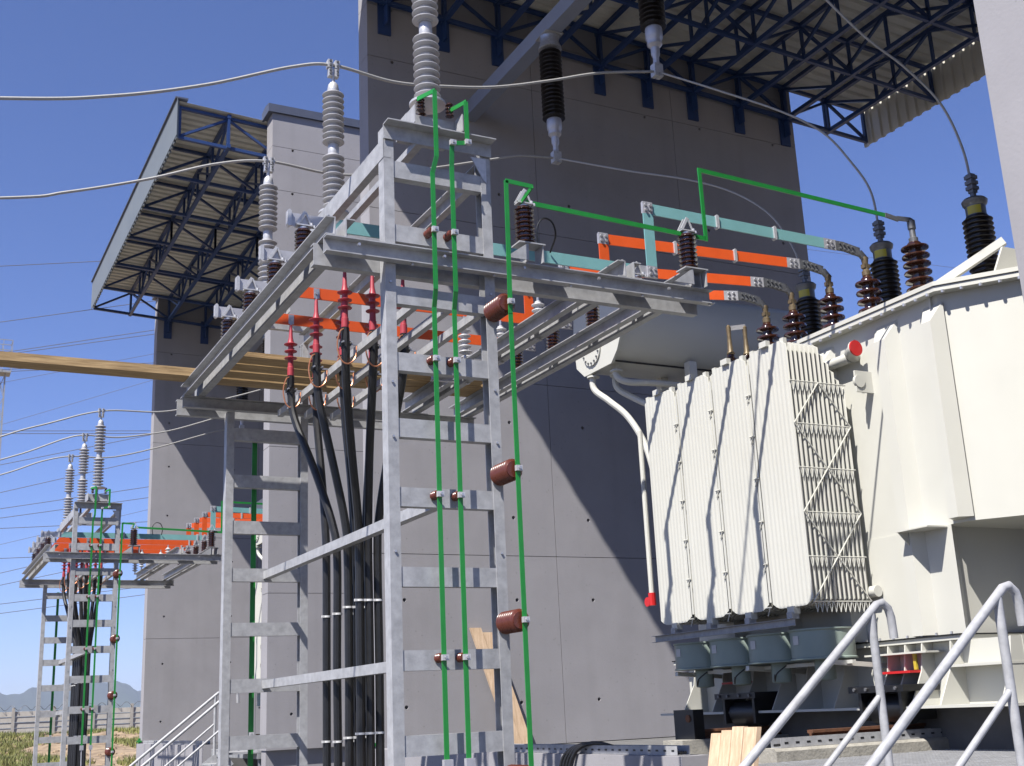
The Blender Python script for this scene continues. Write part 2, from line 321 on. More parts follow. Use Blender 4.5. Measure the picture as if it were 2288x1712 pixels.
# ------------------------------------------------------------------ canopies
XF, XR = 3.90, 15.06
def zb(x): return 11.83 - 0.052*(x - XF)
DEP = 0.66
def canopy(y0, y1, label):
    r = thing('canopy_roof', ((XF+XR)/2, (y0+y1)/2, 11.5), label, 'roof', 'steel canopies over the transformer bays')
    # trapezoidal sheet, ribs along x
    mb = MB(); p = 0.21; n = int((y1-y0)/p); prof = []
    for i in range(n):
        y = y0 + (y1-y0)*i/n; q = (y1-y0)/n
        prof += [(y, 0), (y+q*.55, 0), (y+q*.66, .045), (y+q*.89, .045)]
    prof.append((y1, 0))
    xs_ = (XF-.03, XR+.03)
    vs = [(x, y, zb(x)+DEP+.03+h) for x in xs_ for y, h in prof]; m = len(prof)
    mb.add(vs, [(i, i+1, m+i+1, m+i) for i in range(m-1)])
    vs = [(x, y, zb(x)+DEP+.036+h) for x in xs_ for y, h in prof]
    mb.add(vs, [(i, m+i, m+i+1, i+1) for i in range(m-1)]); mb.build('roof_sheet', 'sheet_beige', r, smooth=0, recalc=False)
    # front fascia with a toothed lower edge of ribs
    mb = MB(); mb.bx(XF-.075, XF-.065, y0+.01, y1-.01, zb(XF)+.02, zb(XF)+DEP+.10)
    k = int((y1-y0)/.21)
    for i in range(k):
        y = y0 + .05 + i*.21; mb.bx(XF-.065, XF-.03, y, y+.10, zb(XF)-.02, zb(XF)+DEP+.08)
    mb.build('front_fascia', 'sheet_grey', r, smooth=0)
    MB().bx(XF-.11, XF+.12, y0+.01, y1-.01, zb(XF)+DEP+.10, zb(XF)+DEP+.13).build('fascia_cap', 'coping_blue', r, smooth=0)
    mb = MB()
    for i in range(k):
        y = y0 + .02 + i*(y1-y0-.04)/k; q = (y1-y0-.04)/k
        prof = [(y, 0), (y+q*.45, 0), (y+q*.55, .035), (y+q*.9, .035), (y+q, 0)]
        for (ya, xa), (yb_, xb_) in zip(prof, prof[1:]): mb.add([(XR+.045+xa, ya, zb(XR)-.04), (XR+.045+xb_, yb_, zb(XR)-.04), (XR+.045+xb_, yb_, zb(XR)+DEP+.12), (XR+.045+xa, ya, zb(XR)+DEP+.12)], [(0, 1, 2, 3)])
    mb.build('rear_cladding', 'sheet_beige', r, smooth=0, recalc=False)
    b = 0.06
    TX = [4.78, 5.75, 6.70, 7.62, 8.55, 9.46, 10.38, 11.28, 12.25, 13.24, 14.2]
    for x in TX:                                   # primary trusses, wall to wall
        mb = MB(); za = zb(x)+b/2; zt = zb(x)+DEP-b/2
        mb.bar((x, y0+.02, za), (x, y1-.02, za), .07, .07); mb.bar((x, y0+.02, zt), (x, y1-.02, zt), .07, .07)
        nn = 8; dy = (y1-y0-.1)/nn
        for i in range(nn+1):
            y = y0+.05+dy*i; mb.bar((x, y, za), (x, y, zt), .045, .045)
            if i < nn: mb.bar((x, y, za if i % 2 else zt), (x, y+dy, zt if i % 2 else za), .045, .045)
        mb.build('truss', 'steel_blue', r, smooth=0)
        mb = MB()
        if XW < x < XE:                                  # bearing plates on the walls
            mb.bx(x-.10, x+.10, y1-.035, y1-.003, zb(x)-.45, zb(x)+.16); mb.bx(x-.10, x+.10, y0+.003, y0+.035, zb(x)-.45, zb(x)+.16)
            mb.bx(x-.012, x+.012, y1-.16, y1-.035, zb(x)-.30, zb(x)); mb.build('wall_bracket', 'steel_blue', r, smooth=0)
    for y in [y0+.12] + [y0 + (y1-y0)*t for t in (.17, .335, .5, .665, .83)] + [y1-.12]:    # bracing trusses along x
        mb = MB(); xs2 = [XF] + TX + [XR]
        mb.bar((XF-.02, y, zb(XF)+b/2), (XR, y, zb(XR)+b/2), .06, .06); mb.bar((XF-.02, y, zb(XF)+DEP-b/2), (XR, y, zb(XR)+DEP-b/2), .06, .06)
        for i, (a, c) in enumerate(zip(xs2, xs2[1:])):
            mb.bar((a, y, zb(a)+b/2), (a, y, zb(a)+DEP), .045, .045)
            if i % 2: mb.bar((a, y, zb(a)+DEP-b), (c, y, zb(c)+b), .045, .045)
            else: mb.bar((a, y, zb(a)+b), (c, y, zb(c)+DEP-b), .045, .045)
        mb.bar((XR, y, zb(XR)), (XR, y, zb(XR)+DEP), .05, .05)
        mb.build('bracing_truss', 'steel_blue', r, smooth=0)
    mb = MB()                                       # purlins
    nn = 20
    for i in range(nn+1):
        y = y0+.06+(y1-y0-.12)*i/nn
        mb.bar((XF, y, zb(XF)+DEP-.005), (XR, y, zb(XR)+DEP-.005), .045, .06)
    return r
canopy(YM-PER+.37, YA, 'canopy with dark trusses over the cream transformer')
canopy(YM+.37, YA+PER, 'canopy with blue end truss and grey fascia beyond the sunlit wall')
# ------------------------------------------------------------------ bay floors
def bay_floor():
    mb = MB()
    mb.add([(5.62, 7.76, 0), (14.2, 7.76, 0), (14.2, 14.53, 0), (5.62, 14.53, 0), (5.62, 7.76, 1.12), (14.2, 7.76, 1.12), (14.2, 14.53, 1.12), (5.62, 14.53, 1.12)], [(0, 1, 2, 3), (4, 5, 6, 7), (0, 1, 5, 4), (1, 2, 6, 5), (2, 3, 7, 6), (3, 0, 4, 7)])
    mb.bx(7.85, 9.9, 6.62, 10.95, 1.121, 1.455)  # block added beneath the tank to shut out daylight and keep the gap dark
    return tag(mb.build('transformer_floor', 'floor_concrete', smooth=0), kind='structure')
fl = bay_floor(); c = fl.copy(); COL.objects.link(c); c.location = (0, PER, 0)
def kerb():
    mb = MB(); mb.bx(5.36, 5.619, 7.76, 14.53, 0, 1.20); kf = tag(mb.build('front_kerb', 'concrete', smooth=0), kind='structure'); c = kf.copy(); COL.objects.link(c); c.location = (0, PER, 0)
    mb = MB(); mb.sweep([(0, 0), (.24, 0), (.24, .16), (.22, .18), (.02, .18), (0, .16)], (6.05, 7.50, 1.04), (8.05, 7.50, 1.04), (0, 1, 0), (0, 0, 1))
    return tag(mb.build('kerb', 'concrete_raw', smooth=0), kind='structure')
kb = kerb(); c = kb.copy(); COL.objects.link(c); c.location = (0, PER, 0)
# ------------------------------------------------------------------ steel tower
X0, X1, Y0, Y1 = 2.769, 3.593, 7.05, 11.36
RZ = [5.262, 4.785, 4.335, 3.866, 3.413, 2.954, 2.44, 1.92, 1.408, 0.9, 0.4]
PZ0, PZ1, PZ2 = 4.555, 4.67, 4.80
EX, EY, EZ = V((1, 0, 0)), V((0, 1, 0)), V((0, 0, 1))
def bolts(mb, pts, axis, r=0.011, h=0.016, n=6):
    for p in pts: mb.disc(p, axis, r, h, n)
def tower():
    t = thing('steel_tower', (3.18, 9.2, 0), 'galvanised steel ladder tower with timber planks on its platform', 'tower', 'galvanised busbar towers')
    for x, sd in ((X0, EX), (X1, -EX)):
        MB().channel((x, Y0, 0), (x, Y0, 5.572), .10, .075, sd, EY).build('post', 'galvanised', t)
        MB().channel((x, Y1, 0), (x, Y1, PZ0), .10, .075, sd, EY).build('post', 'galvanised', t)
    rb = None
    for y in (Y0, Y1):
        for z in (RZ if y == Y0 else RZ[2:]):
            MB().channel((X0+.07, y+.006, z-.0625), (X1-.07, y+.006, z-.0625), .125, .07, EY, EZ).build('rung', 'galvanised', t)
    # platform: pairs of channels either side of the ladders, carrying cross pairs
    for y in (Y0, Y1):
        MB().channel((2.33, y-.005, PZ0), (5.46, y-.005, PZ0), PZ1-PZ0, .068, -EY, EZ).build('platform_beam', 'galvanised', t)
        MB().channel((2.30, y+.105, PZ0-.04), (5.42, y+.105, PZ0-.04), PZ1-PZ0+.04, .068, EY, EZ).build('platform_beam', 'galvanised', t)
    for xc, y_end in ((2.43, 11.45), (4.70, 11.35), (5.31, 11.45)):
        MB().channel((xc-.035, 6.98, PZ1+.002), (xc-.035, y_end, PZ1+.002), PZ2-PZ1, .068, -EX, EZ).build('cross_beam', 'galvanised', t)
        MB().channel((xc+.035, 6.98, PZ1+.002), (xc+.035, y_end, PZ1+.002), PZ2-PZ1, .068, EX, EZ).build('cross_beam', 'galvanised', t)
    mb = MB()
    bolts(mb, [(2.36, 7.1+.42*i, PZ2+.002) for i in range(11)], EZ, .012, .02)
    bolts(mb, [(2.55+.62*i, Y0-.078, PZ1-.05) for i in range(5)], -EY, .011, .02)
    bolts(mb, [(2.95+.62*i, Y0-.045, PZ0-.012) for i in range(5)], EZ, .011, .012)
    for z in (4.42, 3.72, 3.35, 2.6): bolts(mb, [(X1-.035, Y0-.002, z)], -EY, .009, .008); bolts(mb, [(X0+.035, Y0-.002, z)], -EY, .009, .008)
    tag(mb.build('bolts', 'bolt_steel', t), kind='stuff')
    # cable rails under the busbars and cable rails between the ladders
    for x in (3.10, 3.36, 3.62):
        MB().angle((x, 7.25, 4.38), (x, 10.75, 4.38), .05, .06, EX, EZ, .006).build('cable_rail', 'galvanised', t)
    for z in (2.965, 1.94):
        MB().angle((3.15, 7.12, z-.05), (3.15, Y1+.01, z-.05), .07, .075, EX, EZ, .007).build('cable_rail', 'galvanised', t)
    # head of the tower, under the arresters
    MB().sweep([(0, 0), (.008, 0), (.008, .102), (.10, .102), (.10, .11), (0, .11)], (2.764, 7.04, 5.475), (3.60, 7.04, 5.475), -EY, EZ).build('head_beam', 'galvanised', t)
    MB().channel((X0-.004, 7.05, 5.335), (X0-.004, 9.1, 5.335), .145, .06, EX, EZ).build('head_beam', 'galvanised', t)
    MB().channel((X1+.004, 7.05, 5.335), (X1+.004, 11.5, 5.335), .145, .06, -EX, EZ).build('head_beam', 'galvanised', t)
    for y in (9.0, 11.4):
        MB().channel((2.80 if y < 10 else 3.02, y, 5.482), (3.60, y, 5.482), .10, .06, EY, EZ).build('head_beam', 'galvanised', t)
    MB().channel((3.10, 7.06, 5.585), (3.10, 11.6, 5.585), .05, .06, EX, EZ).build('head_beam', 'galvanised', t)
    MB().channel((X1-.004, Y1-.02, PZ1), (X1-.004, Y1-.02, 5.34), .08, .06, -EX, EY).build('post', 'galvanised', t)
    mb = MB()                                    # gusset between post head and head beam
    mb.add([(3.44, 7.045, 5.46), (3.56, 7.045, 5.46), (3.56, 7.045, 5.27), (3.53, 7.045, 5.30)], [(0, 1, 2, 3)]); mb.add([(3.44, 7.053, 5.46), (3.56, 7.053, 5.46), (3.56, 7.053, 5.27), (3.53, 7.053, 5.30)], [(3, 2, 1, 0)])
    mb.build('gusset', 'cast_aluminium', t, smooth=0)
    return t
FAR.append((tower(), 'galvanised steel ladder tower by the fence, open sky between its rungs'))
# ------------------------------------------------------------------ surge arresters on the tower head
def arrester(y, label, far):
    x = 3.18; a = thing('surge_arrester', (x, y, 5.63), label, 'surge arrester', 'grey surge arresters on the tower heads')
    mb = MB(); w = .19
    mb.bx(x-w, x-w+.008, y-.20, y+.16, 5.632, 5.765); mb.bx(x+w-.008, x+w, y-.20, y+.16, 5.632, 5.765); mb.bx(x-w, x+w, y-.06, y-.052, 5.632, 5.765); mb.bx(x-w, x+w, y-.05, y+.16, 5.765, 5.773)
    mb.bx(x-w, x+w, y-.06, y+.16, 5.632, 5.64)
    mb.build('stand', 'galvanised', a, smooth=0)
    for dx, dy in ((-.10, -.10), (.13, -.10), (.0, .10)):
        MB().lathe([(.014, 0)] + sheds(.0, .11, 4, .018, .033) + [(.014, .115)], (x+dx, y+dy, 5.774), n=10).build('base_insulator', 'porcelain_brown', a)
    MB().lathe([(.02, 0), (.135, 0), (.135, .018), (.06, .03), (.06, .05)], (x, y, 5.89), n=20).build('base_flange', 'cast_aluminium', a)
    for z0 in (5.945, 6.575):
        MB().lathe(sheds(z0, z0+.525, 9, .058, .100), (x, y, 0), n=20).build('housing', 'silicone_grey', a)
    MB().lathe([(.045, 6.465), (.05, 6.48), (.05, 6.56), (.042, 6.58)], (x, y, 0), n=14).build('joint', 'cast_aluminium', a)
    MB().lathe([(.05, 7.095), (.055, 7.11), (.045, 7.17), (.03, 7.19), (.016, 7.20), (.016, 7.27)], (x, y, 0), n=14).build('cap', 'cast_aluminium', a)
    mb = MB()
    for sx in (-1, 1):
        mb.bx(x+sx*.034-.022, x+sx*.034+.022, y-.03, y+.03, 7.335, 7.415); mb.bx(x+sx*.028-.02, x+sx*.028+.02, y-.028, y+.028, 7.25, 7.325)
    c = mb.build('line_clamp', 'cast_aluminium', a, smooth=0)
    mb = MB()
    for sx in (-1, 1):
        for z in (7.272, 7.305, 7.355, 7.398): mb.disc((x+sx*.034, y-.031, z), -EY, .012, .012, 6)
    tag(mb.build('clamp_bolts', 'zinc_grey', c), kind='stuff')
    FAR.append((a, far)); return a
arrester(7.2, 'grey ribbed arrester standing over the green bars of the planked tower', 'grey ribbed arrester over the green bars of the tower by the fence')
arrester(9.32, 'middle grey ribbed arrester of the planked tower', 'middle grey ribbed arrester of the tower by the fence')
arrester(11.45, 'rearmost grey ribbed arrester of the planked tower, before the far canopy', 'rearmost grey ribbed arrester of the tower by the fence')
# ------------------------------------------------------------------ green earthing bars
def earth_bar(name, pts, w, t, label, far, clamps=(), up=(0, 1, 0)):
    r = thing(name, pts[-1], label, 'earth bar', 'green earthing bars on the towers'); mb = MB()
    for a, b in zip(pts, pts[1:]):
        d = (V(b)-V(a)).normalized()
        if abs(d.z) > .6: mb.bar(V(a)-d*t*.3, V(b)+d*t*.3, w, t, (0, 1, 0))
        else: mb.bar(V(a)-d*t*.5, V(b)+d*t*.5, t, w, (0, 0, 1))
    mb.build('bar', 'paint_green', r, smooth=0)
    for c in clamps:
        k = MB().bx(c[0]-.022, c[0]+.022, c[1]-.022, c[1]+.006, c[2]-.018, c[2]+.018).build('clamp', 'cast_aluminium', r, smooth=0)
        MB().disc((c[0], c[1]-.023, c[2]), -EY, .010, .012, 6).build('clamp_bolt', 'bolt_steel', k)
    if far: FAR.append((r, far))
    return r
SZ = (4.80, 3.885, 2.965, 1.93)
def zone(z): return 6.95 if z > 4.4 else 6.985
earth_bar('earth_bar', [(3.05, 7.08, 5.86), (3.118, 6.93, 5.865), (3.118, 6.93, 5.35), (3.093, 6.95, 5.23), (3.093, 6.95, 4.37), (3.093, 6.985, 4.25), (3.093, 6.985, 1.30)], .032, .008, 'green bar on the planked tower rising straight to the arrester base', 'green bar on the tower by the fence rising straight to the arrester', [(3.093, zone(z)-.008, z) for z in SZ])
earth_bar('earth_bar', [(3.30, 7.10, 5.82), (3.361, 6.93, 5.825), (3.361, 6.93, 5.50), (3.242, 6.93, 5.475), (3.242, 6.95, 5.3), (3.242, 6.95, 4.37), (3.242, 6.985, 4.25), (3.242, 6.985, 1.30)], .032, .008, 'green bar on the planked tower with a bolted step near its top', 'green bar on the tower by the fence with a bolted step', [(3.242, zone(z)-.008, z) for z in SZ] + [(3.242, 6.925, 5.475), (3.361, 6.925, 5.50)])
earth_bar('earth_bar', [(3.80, 7.0, 5.13), (3.80, 6.80, 5.18), (3.59, 6.80, 5.19), (3.578, 6.80, 4.2), (3.578, 6.80, 0.3)], .032, .008, 'green bar held off the planked tower by thick brown insulators', 'green bar held off the tower by the fence by thick brown insulators', [(3.578, 6.792, z) for z in (4.285, 3.125, 2.145, 1.19)])
mb = MB()
for x in (3.093, 3.242):
    mb.bx(x-.03, x+.03, 6.955, 6.99, 1.24, 1.32)
    mb.tube([(x, 6.972, 1.25), (x+.01, 6.975, .8), (x+.02, 7.0, .0)], .012, 6)
cc = mb.build('earth_lug', 'bare_aluminium'); tag(cc, 'bare lugs ending the two green bars at the foot of the planked tower', 'earth lug', 'earth lugs at the tower feet')
FAR.append((cc, 'bare lugs ending the two green bars at the tower by the fence'))
r = earth_bar('earth_bar', [(3.085, 11.50, 4.42), (3.085, 11.50, 0.1)], .05, .008, 'dark green bar in the shade behind the rear ladder of the planked tower', 'green bar behind the rear ladder of the tower by the fence', [(3.085, 11.49, z) for z in (3.45, 1.48)])
def standoff(p, ln, r, label, far, mat='resin_brown'):
    o = MB().lathe(sheds(0, ln, max(3, int(ln/.032)), r*.74, r), p, -EY, 16).build('standoff_insulator', mat)
    tag(o, label, 'insulator', 'brown standoff insulators on the towers'); FAR.append((o, far)); return o
LEV = {4.80: 'rung two from its head', 3.885: 'rung four from its head', 2.965: 'rung six from its head', 1.93: 'rung eight from its head', 4.285: 'rung three', 3.125: 'rung six', 2.145: 'rung seven', 1.19: 'rung nine'}
for i, z in enumerate(SZ):
    for x, nm in ((3.093, 'straight'), (3.242, 'stepped')):
        ln = Y0+.006 - zone(z) - .006
        standoff((x-.012, Y0+.006, z), ln, .030, 'small brown standoff of the %s green bar, planked tower, %s' % (nm, LEV[z]), 'small brown standoff of the %s green bar by the fence, %s' % (nm, LEV[z]))
for z in (4.285, 3.125, 2.145, 1.19):
    standoff((3.563, Y0-.002, z), .225, .074, 'thick ribbed brown insulator of the planked tower, near %s from its head' % LEV[z], 'thick ribbed brown insulator by the fence, near %s from its head' % LEV[z])
# ------------------------------------------------------------------ post insulators and busbars
YB = [7.80, 8.53, 9.26, 10.0]
BZ = 5.105            # centre height of the low busbars
def post_insulator(x, y, z0, z1, label, far, r=.066, n=7, holder=True, grp='brown post insulators under the busbars'):
    t = thing('post_insulator', (x, y, z0), label, 'insulator', grp)
    MB().lathe([(.03, z0)] + sheds(z0+.004, z1-.012, n, r*.74, r) + [(.03, z1-.01)], (x, y, 0), n=18).build('porcelain_body', 'porcelain_brown', t)
    MB().lathe([(.036, z1-.012), (.038, z1+.006), (.02, z1+.016)], (x, y, 0), n=12).build('cap', 'bolt_steel', t)
    if holder:
        mb = MB(); mb.bx(x-.06, x+.06, y-.035, y+.03, z1+.012, z1+.022)
        mb.bar((x-.055, y-.022, z1+.02), (x+.005, y-.022, z1+.125), .022, .012, EY); mb.bar((x+.05, y-.022, z1+.02), (x+.012, y-.022, z1+.12), .012, .008, EY)
        mb.bar((x-.055, y+.022, z1+.02), (x+.005, y+.022, z1+.125), .022, .012, EY)
        mb.disc((x+.055, y-.02, z1+.02), EZ, .014, .02, 8); mb.disc((x+.075, y-.02, z1+.005), EZ, .012, .02, 8)
        mb.build('bar_holder', 'cast_aluminium', t, smooth=0)
    FAR.append((t, far)); return t
nmb = ['teal bar', 'orange bar beside the teal', 'middle orange bar', 'outermost orange bar']
for i, y in enumerate(YB):
    post_insulator(2.43, y, PZ2+.002, 5.045, 'brown insulator at the outer end of the %s, planked tower' % nmb[i], 'brown insulator at the outer end of the %s by the fence' % nmb[i])
    post_insulator(5.31, y, PZ2+.002, 5.045, 'brown insulator at the riser of the %s, planked tower' % nmb[i], 'brown insulator at the riser of the %s by the fence' % nmb[i])
def clamp_plate(mb, x, y, z, h=.13, w=.03, d=.045):
    pr = [(-w/2, -h/2+.012), (-w/2+.01, -h/2), (w/2-.01, -h/2), (w/2, -h/2+.012), (w/2, h/2-.012), (w/2-.01, h/2), (-w/2+.01, h/2), (-w/2, h/2-.012)]
    mb.sweep(pr, (x, y-d/2, z), (x, y+d/2, z), EX, EZ)
def busbar(i, mat, label, far, yend, zend):
    y = YB[i]; r = thing('busbar', (5.4, y, BZ-.05), label, 'busbar', 'painted busbars on the towers'); hz_ = .10; th = .013
    a = MB(); a.bar((2.30, y, BZ), (2.66, y, BZ), th, hz_); a.build('bare_end', 'bare_aluminium', r, smooth=0)
    mb = MB(); mb.sweep([(2.66, BZ-hz_/2), (5.26, BZ-hz_/2), (5.26, BZ+hz_/2), (2.71, BZ+hz_/2), (2.66, BZ+hz_/2-.06)], (0, y-th/2-.001, 0), (0, y+th/2+.001, 0), EX, EZ); mb.build('low_bar', mat, r, smooth=0)
    xr = 5.466
    mb = MB(); mb.bx(5.26, xr+.06, y-.007, y+.007, BZ-.05, BZ+.05); mb.build('joint_plate', 'bare_aluminium', r, smooth=0)
    MB().bx(xr-.05, xr+.05, y-.021, y-.0085, BZ+.052, 5.635).build('riser', mat, r, smooth=0)
    MB().bx(xr-.05, xr+.05, y-.021, y-.0085, 5.636, 5.745).build('joint_plate', 'bare_aluminium', r, smooth=0); MB().bx(xr-.05, xr+.05, y-.021, y-.0085, BZ-.05, BZ+.051).build('joint_plate', 'bare_aluminium', r, smooth=0)
    a0 = V((xr-.03, y, 5.69)); b0 = V((7.56, yend, zend)); d = (b0-a0).normalized()
    s = a0 + d*.09; e = a0 + d*(b0-a0).length*.93
    up = d.cross(V((0, 1, 0)).cross(d)) if False else EZ
    MB().bar(s, e, th, hz_, EZ).build('high_bar', mat, r, smooth=0)
    MB().bar(a0-d*.02, s-d*.001, th, hz_, EZ).build('joint_plate', 'bare_aluminium', r, smooth=0); MB().bar(e+d*.001, b0, th*1.1, hz_*1.02, EZ).build('joint_plate', 'bare_aluminium', r, smooth=0)
    # spacers
    for q in [a0 + d*(b0-a0).length*f for f in (.36, .66)] + [V((x, y, BZ+.005)) for x in (2.32, 2.615, 3.78, 5.17)]:
        mb = MB(); clamp_plate(mb, q.x, q.y, q.z); mb.build('spacer_clamp', 'cast_aluminium', r, smooth=0)
    mb = MB(); ty = y-.022
    for cx, cz in ((xr, 5.69), (xr, BZ)):
        for dx in (-.024, .024):
            for dz in (-.024, .024): mb.disc((cx+dx, ty, cz+dz), -EY, .013, .018, 8)
    for k in (.30, .62):
        for dz in (-.022, .022): q = e + (b0-e)*k; mb.disc((q.x, q.y-.008, q.z+dz), -EY, .013, .016, 8)
    tag(mb.build('joint_bolts', 'bolt_steel', r), kind='stuff')
    return r, b0
BUSH = [(7.9, 7.78), (7.9, 8.29), (7.9, 8.84), (7.9, 9.26)]
spec = [('paint_teal', 'teal painted busbar running from the planked tower to the transformer', 'teal painted busbar of the tower by the fence'),
        ('paint_orange', 'orange busbar next to the teal one, its riser beside the teal riser', 'orange busbar next to the teal one, tower by the fence'),
        ('paint_orange', 'middle orange busbar of the planked tower', 'middle orange busbar of the tower by the fence'),
        ('paint_orange', 'orange busbar farthest from the teal one on the planked tower', 'orange busbar farthest from the teal one, tower by the fence')]
for i, (mt, lb, fb) in enumerate(spec):
    yend = BUSH[i][1]; zend = 5.645
    r, b0 = busbar(i, mt, lb, fb, yend, zend)
    # laminated flexible link to the bushing
    mb = MB(); p = [b0 + V((-.01, 0, 0)), b0 + V((.10, 0, .0)), V((7.9-.06, yend, 5.615)), V((7.9, yend, 5.54))]
    mb.bar(p[0], p[1], .022, .09); mb.bar(p[1]-V((.012, 0, 0)), p[2], .026, .085); mb.bar(p[2], p[3]+V((.02, 0, 0)), .03, .06)
    l = mb.build('flexible_link', 'zinc_grey', r, smooth=0); mb = MB()
    for k in range(4):
        for dz in (-.024, .024): mb.disc((b0.x+.04+.05*k, yend-.0135, 5.642+dz-.006*k), -EY, .011, .014, 7)
    tag(mb.build('link_bolts', 'zinc_grey', l), kind='stuff')
    FAR.append((r, fb))
# neutral conductor, painted green, on two tall insulators
for x, nm in ((3.83, 'over the tower corner'), (5.262, 'at the beam end')):
    post_insulator(x, 7.0, PZ1+.14, 5.115, 'tall brown insulator of the green cross bar %s, planked tower' % nm, 'tall brown insulator of the green cross bar %s by the fence' % nm, r=.074, n=8)
    mb = MB(); mb.bx(x-.09, x+.12, 6.92, 7.05, PZ1+.128, PZ1+.138); mb.bx(x+.10, x+.108, 6.93, 7.05, PZ1, PZ1+.13); mb.bx(x-.02, x-.012, 6.93, 7.05, PZ1, PZ1+.13)
    mb.add([(x-.20, 6.925, PZ1), (x-.02, 6.925, PZ1), (x-.02, 6.925, PZ1+.13), (x-.20, 6.932, PZ1), (x-.02, 6.932, PZ1), (x-.02, 6.932, PZ1+.13)], [(0, 1, 2), (5, 4, 3), (0, 2, 5, 3), (0, 3, 4, 1)])
    b = mb.build('insulator_bracket', 'galvanised', smooth=0); tag(b, 'steel bracket under the green bar insulator %s, planked tower' % nm, 'bracket', 'brackets on the near platform beams'); FAR.append((b, 'steel bracket under the green bar insulator %s by the fence' % nm))
r = thing('neutral_bar', (5.45, 7.0, 5.1), 'green horizontal bar stepping up from the planked tower to a transformer bushing', 'busbar', 'green neutral bars'); mb = MB()
for a, b in (((3.85, 7.0, 5.15), (5.44, 7.0, 5.10)), ((5.45, 7.0, 5.08), (5.445, 7.0, 5.70)), ((5.43, 7.0, 5.69), (7.55, 7.12, 5.68))): mb.bar(a, b, .012 if abs(a[0]-b[0]) > .1 else .03, .036 if abs(a[0]-b[0]) > .1 else .012)
mb.build('bar', 'paint_green', r, smooth=0)
mb = MB(); mb.bar((7.54, 7.115, 5.68), (7.70, 7.125, 5.665), .016, .04); mb.bar((7.69, 7.125, 5.675), (7.885, 7.15, 5.70), .016, .04); mb.bar((7.88, 7.15, 5.71), (7.885, 7.15, 5.58), .03, .03); mb.build('end_link', 'zinc_grey', r, smooth=0)
FAR.append((r, 'green horizontal bar of the tower by the fence'))
o = MB().tube(bezier([(4.28, 7.62, 5.12), (4.27, 7.60, 5.26), (4.33, 7.60, 5.34), (4.42, 7.62, 5.33), (4.47, 7.66, 5.24), (4.48, 7.78, 5.14)], 6), .008, 6).build('jumper_cable', 'rubber_black')
tag(o, 'thin black jumper looping over the teal bar of the planked tower', 'cable', 'thin black jumpers'); FAR.append((o, 'thin black jumper looping over the teal bar by the fence'))
# small white arresters under the low bars
for x, y, nm in ((4.76, YB[1], 'first orange bar'), (4.76, YB[2], 'middle orange bar'), (4.39, YB[2], 'middle orange bar, cable side'), (4.39, YB[3], 'last orange bar'), (4.76, YB[3], 'last orange bar, riser side')):
    t = thing('line_arrester', (x, y, 4.70), 'small white ribbed arrester under the %s, planked tower' % nm, 'surge arrester', 'small white arresters under the busbars')
    MB().lathe([(.012, 4.69)] + sheds(4.70, 5.0, 6, .028, .058) + [(.01, 5.01)], (x, y, 0), n=16).build('housing', 'polymer_white', t)
    MB().lathe([(.012, 5.0), (.012, 5.06)], (x, y, 0), n=8).build('terminal', 'bolt_steel', t)
    mb = MB(); mb.disc((x, y, 4.645), EZ, .012, .06, 8); mb.bar((x-.02, y, 4.655), (4.66 if x < 4.6 else x+.02, y, 4.655), .04, .008); mb.build('foot', 'bolt_steel', t)
    FAR.append((t, 'small white ribbed arrester under the %s by the fence' % nm))
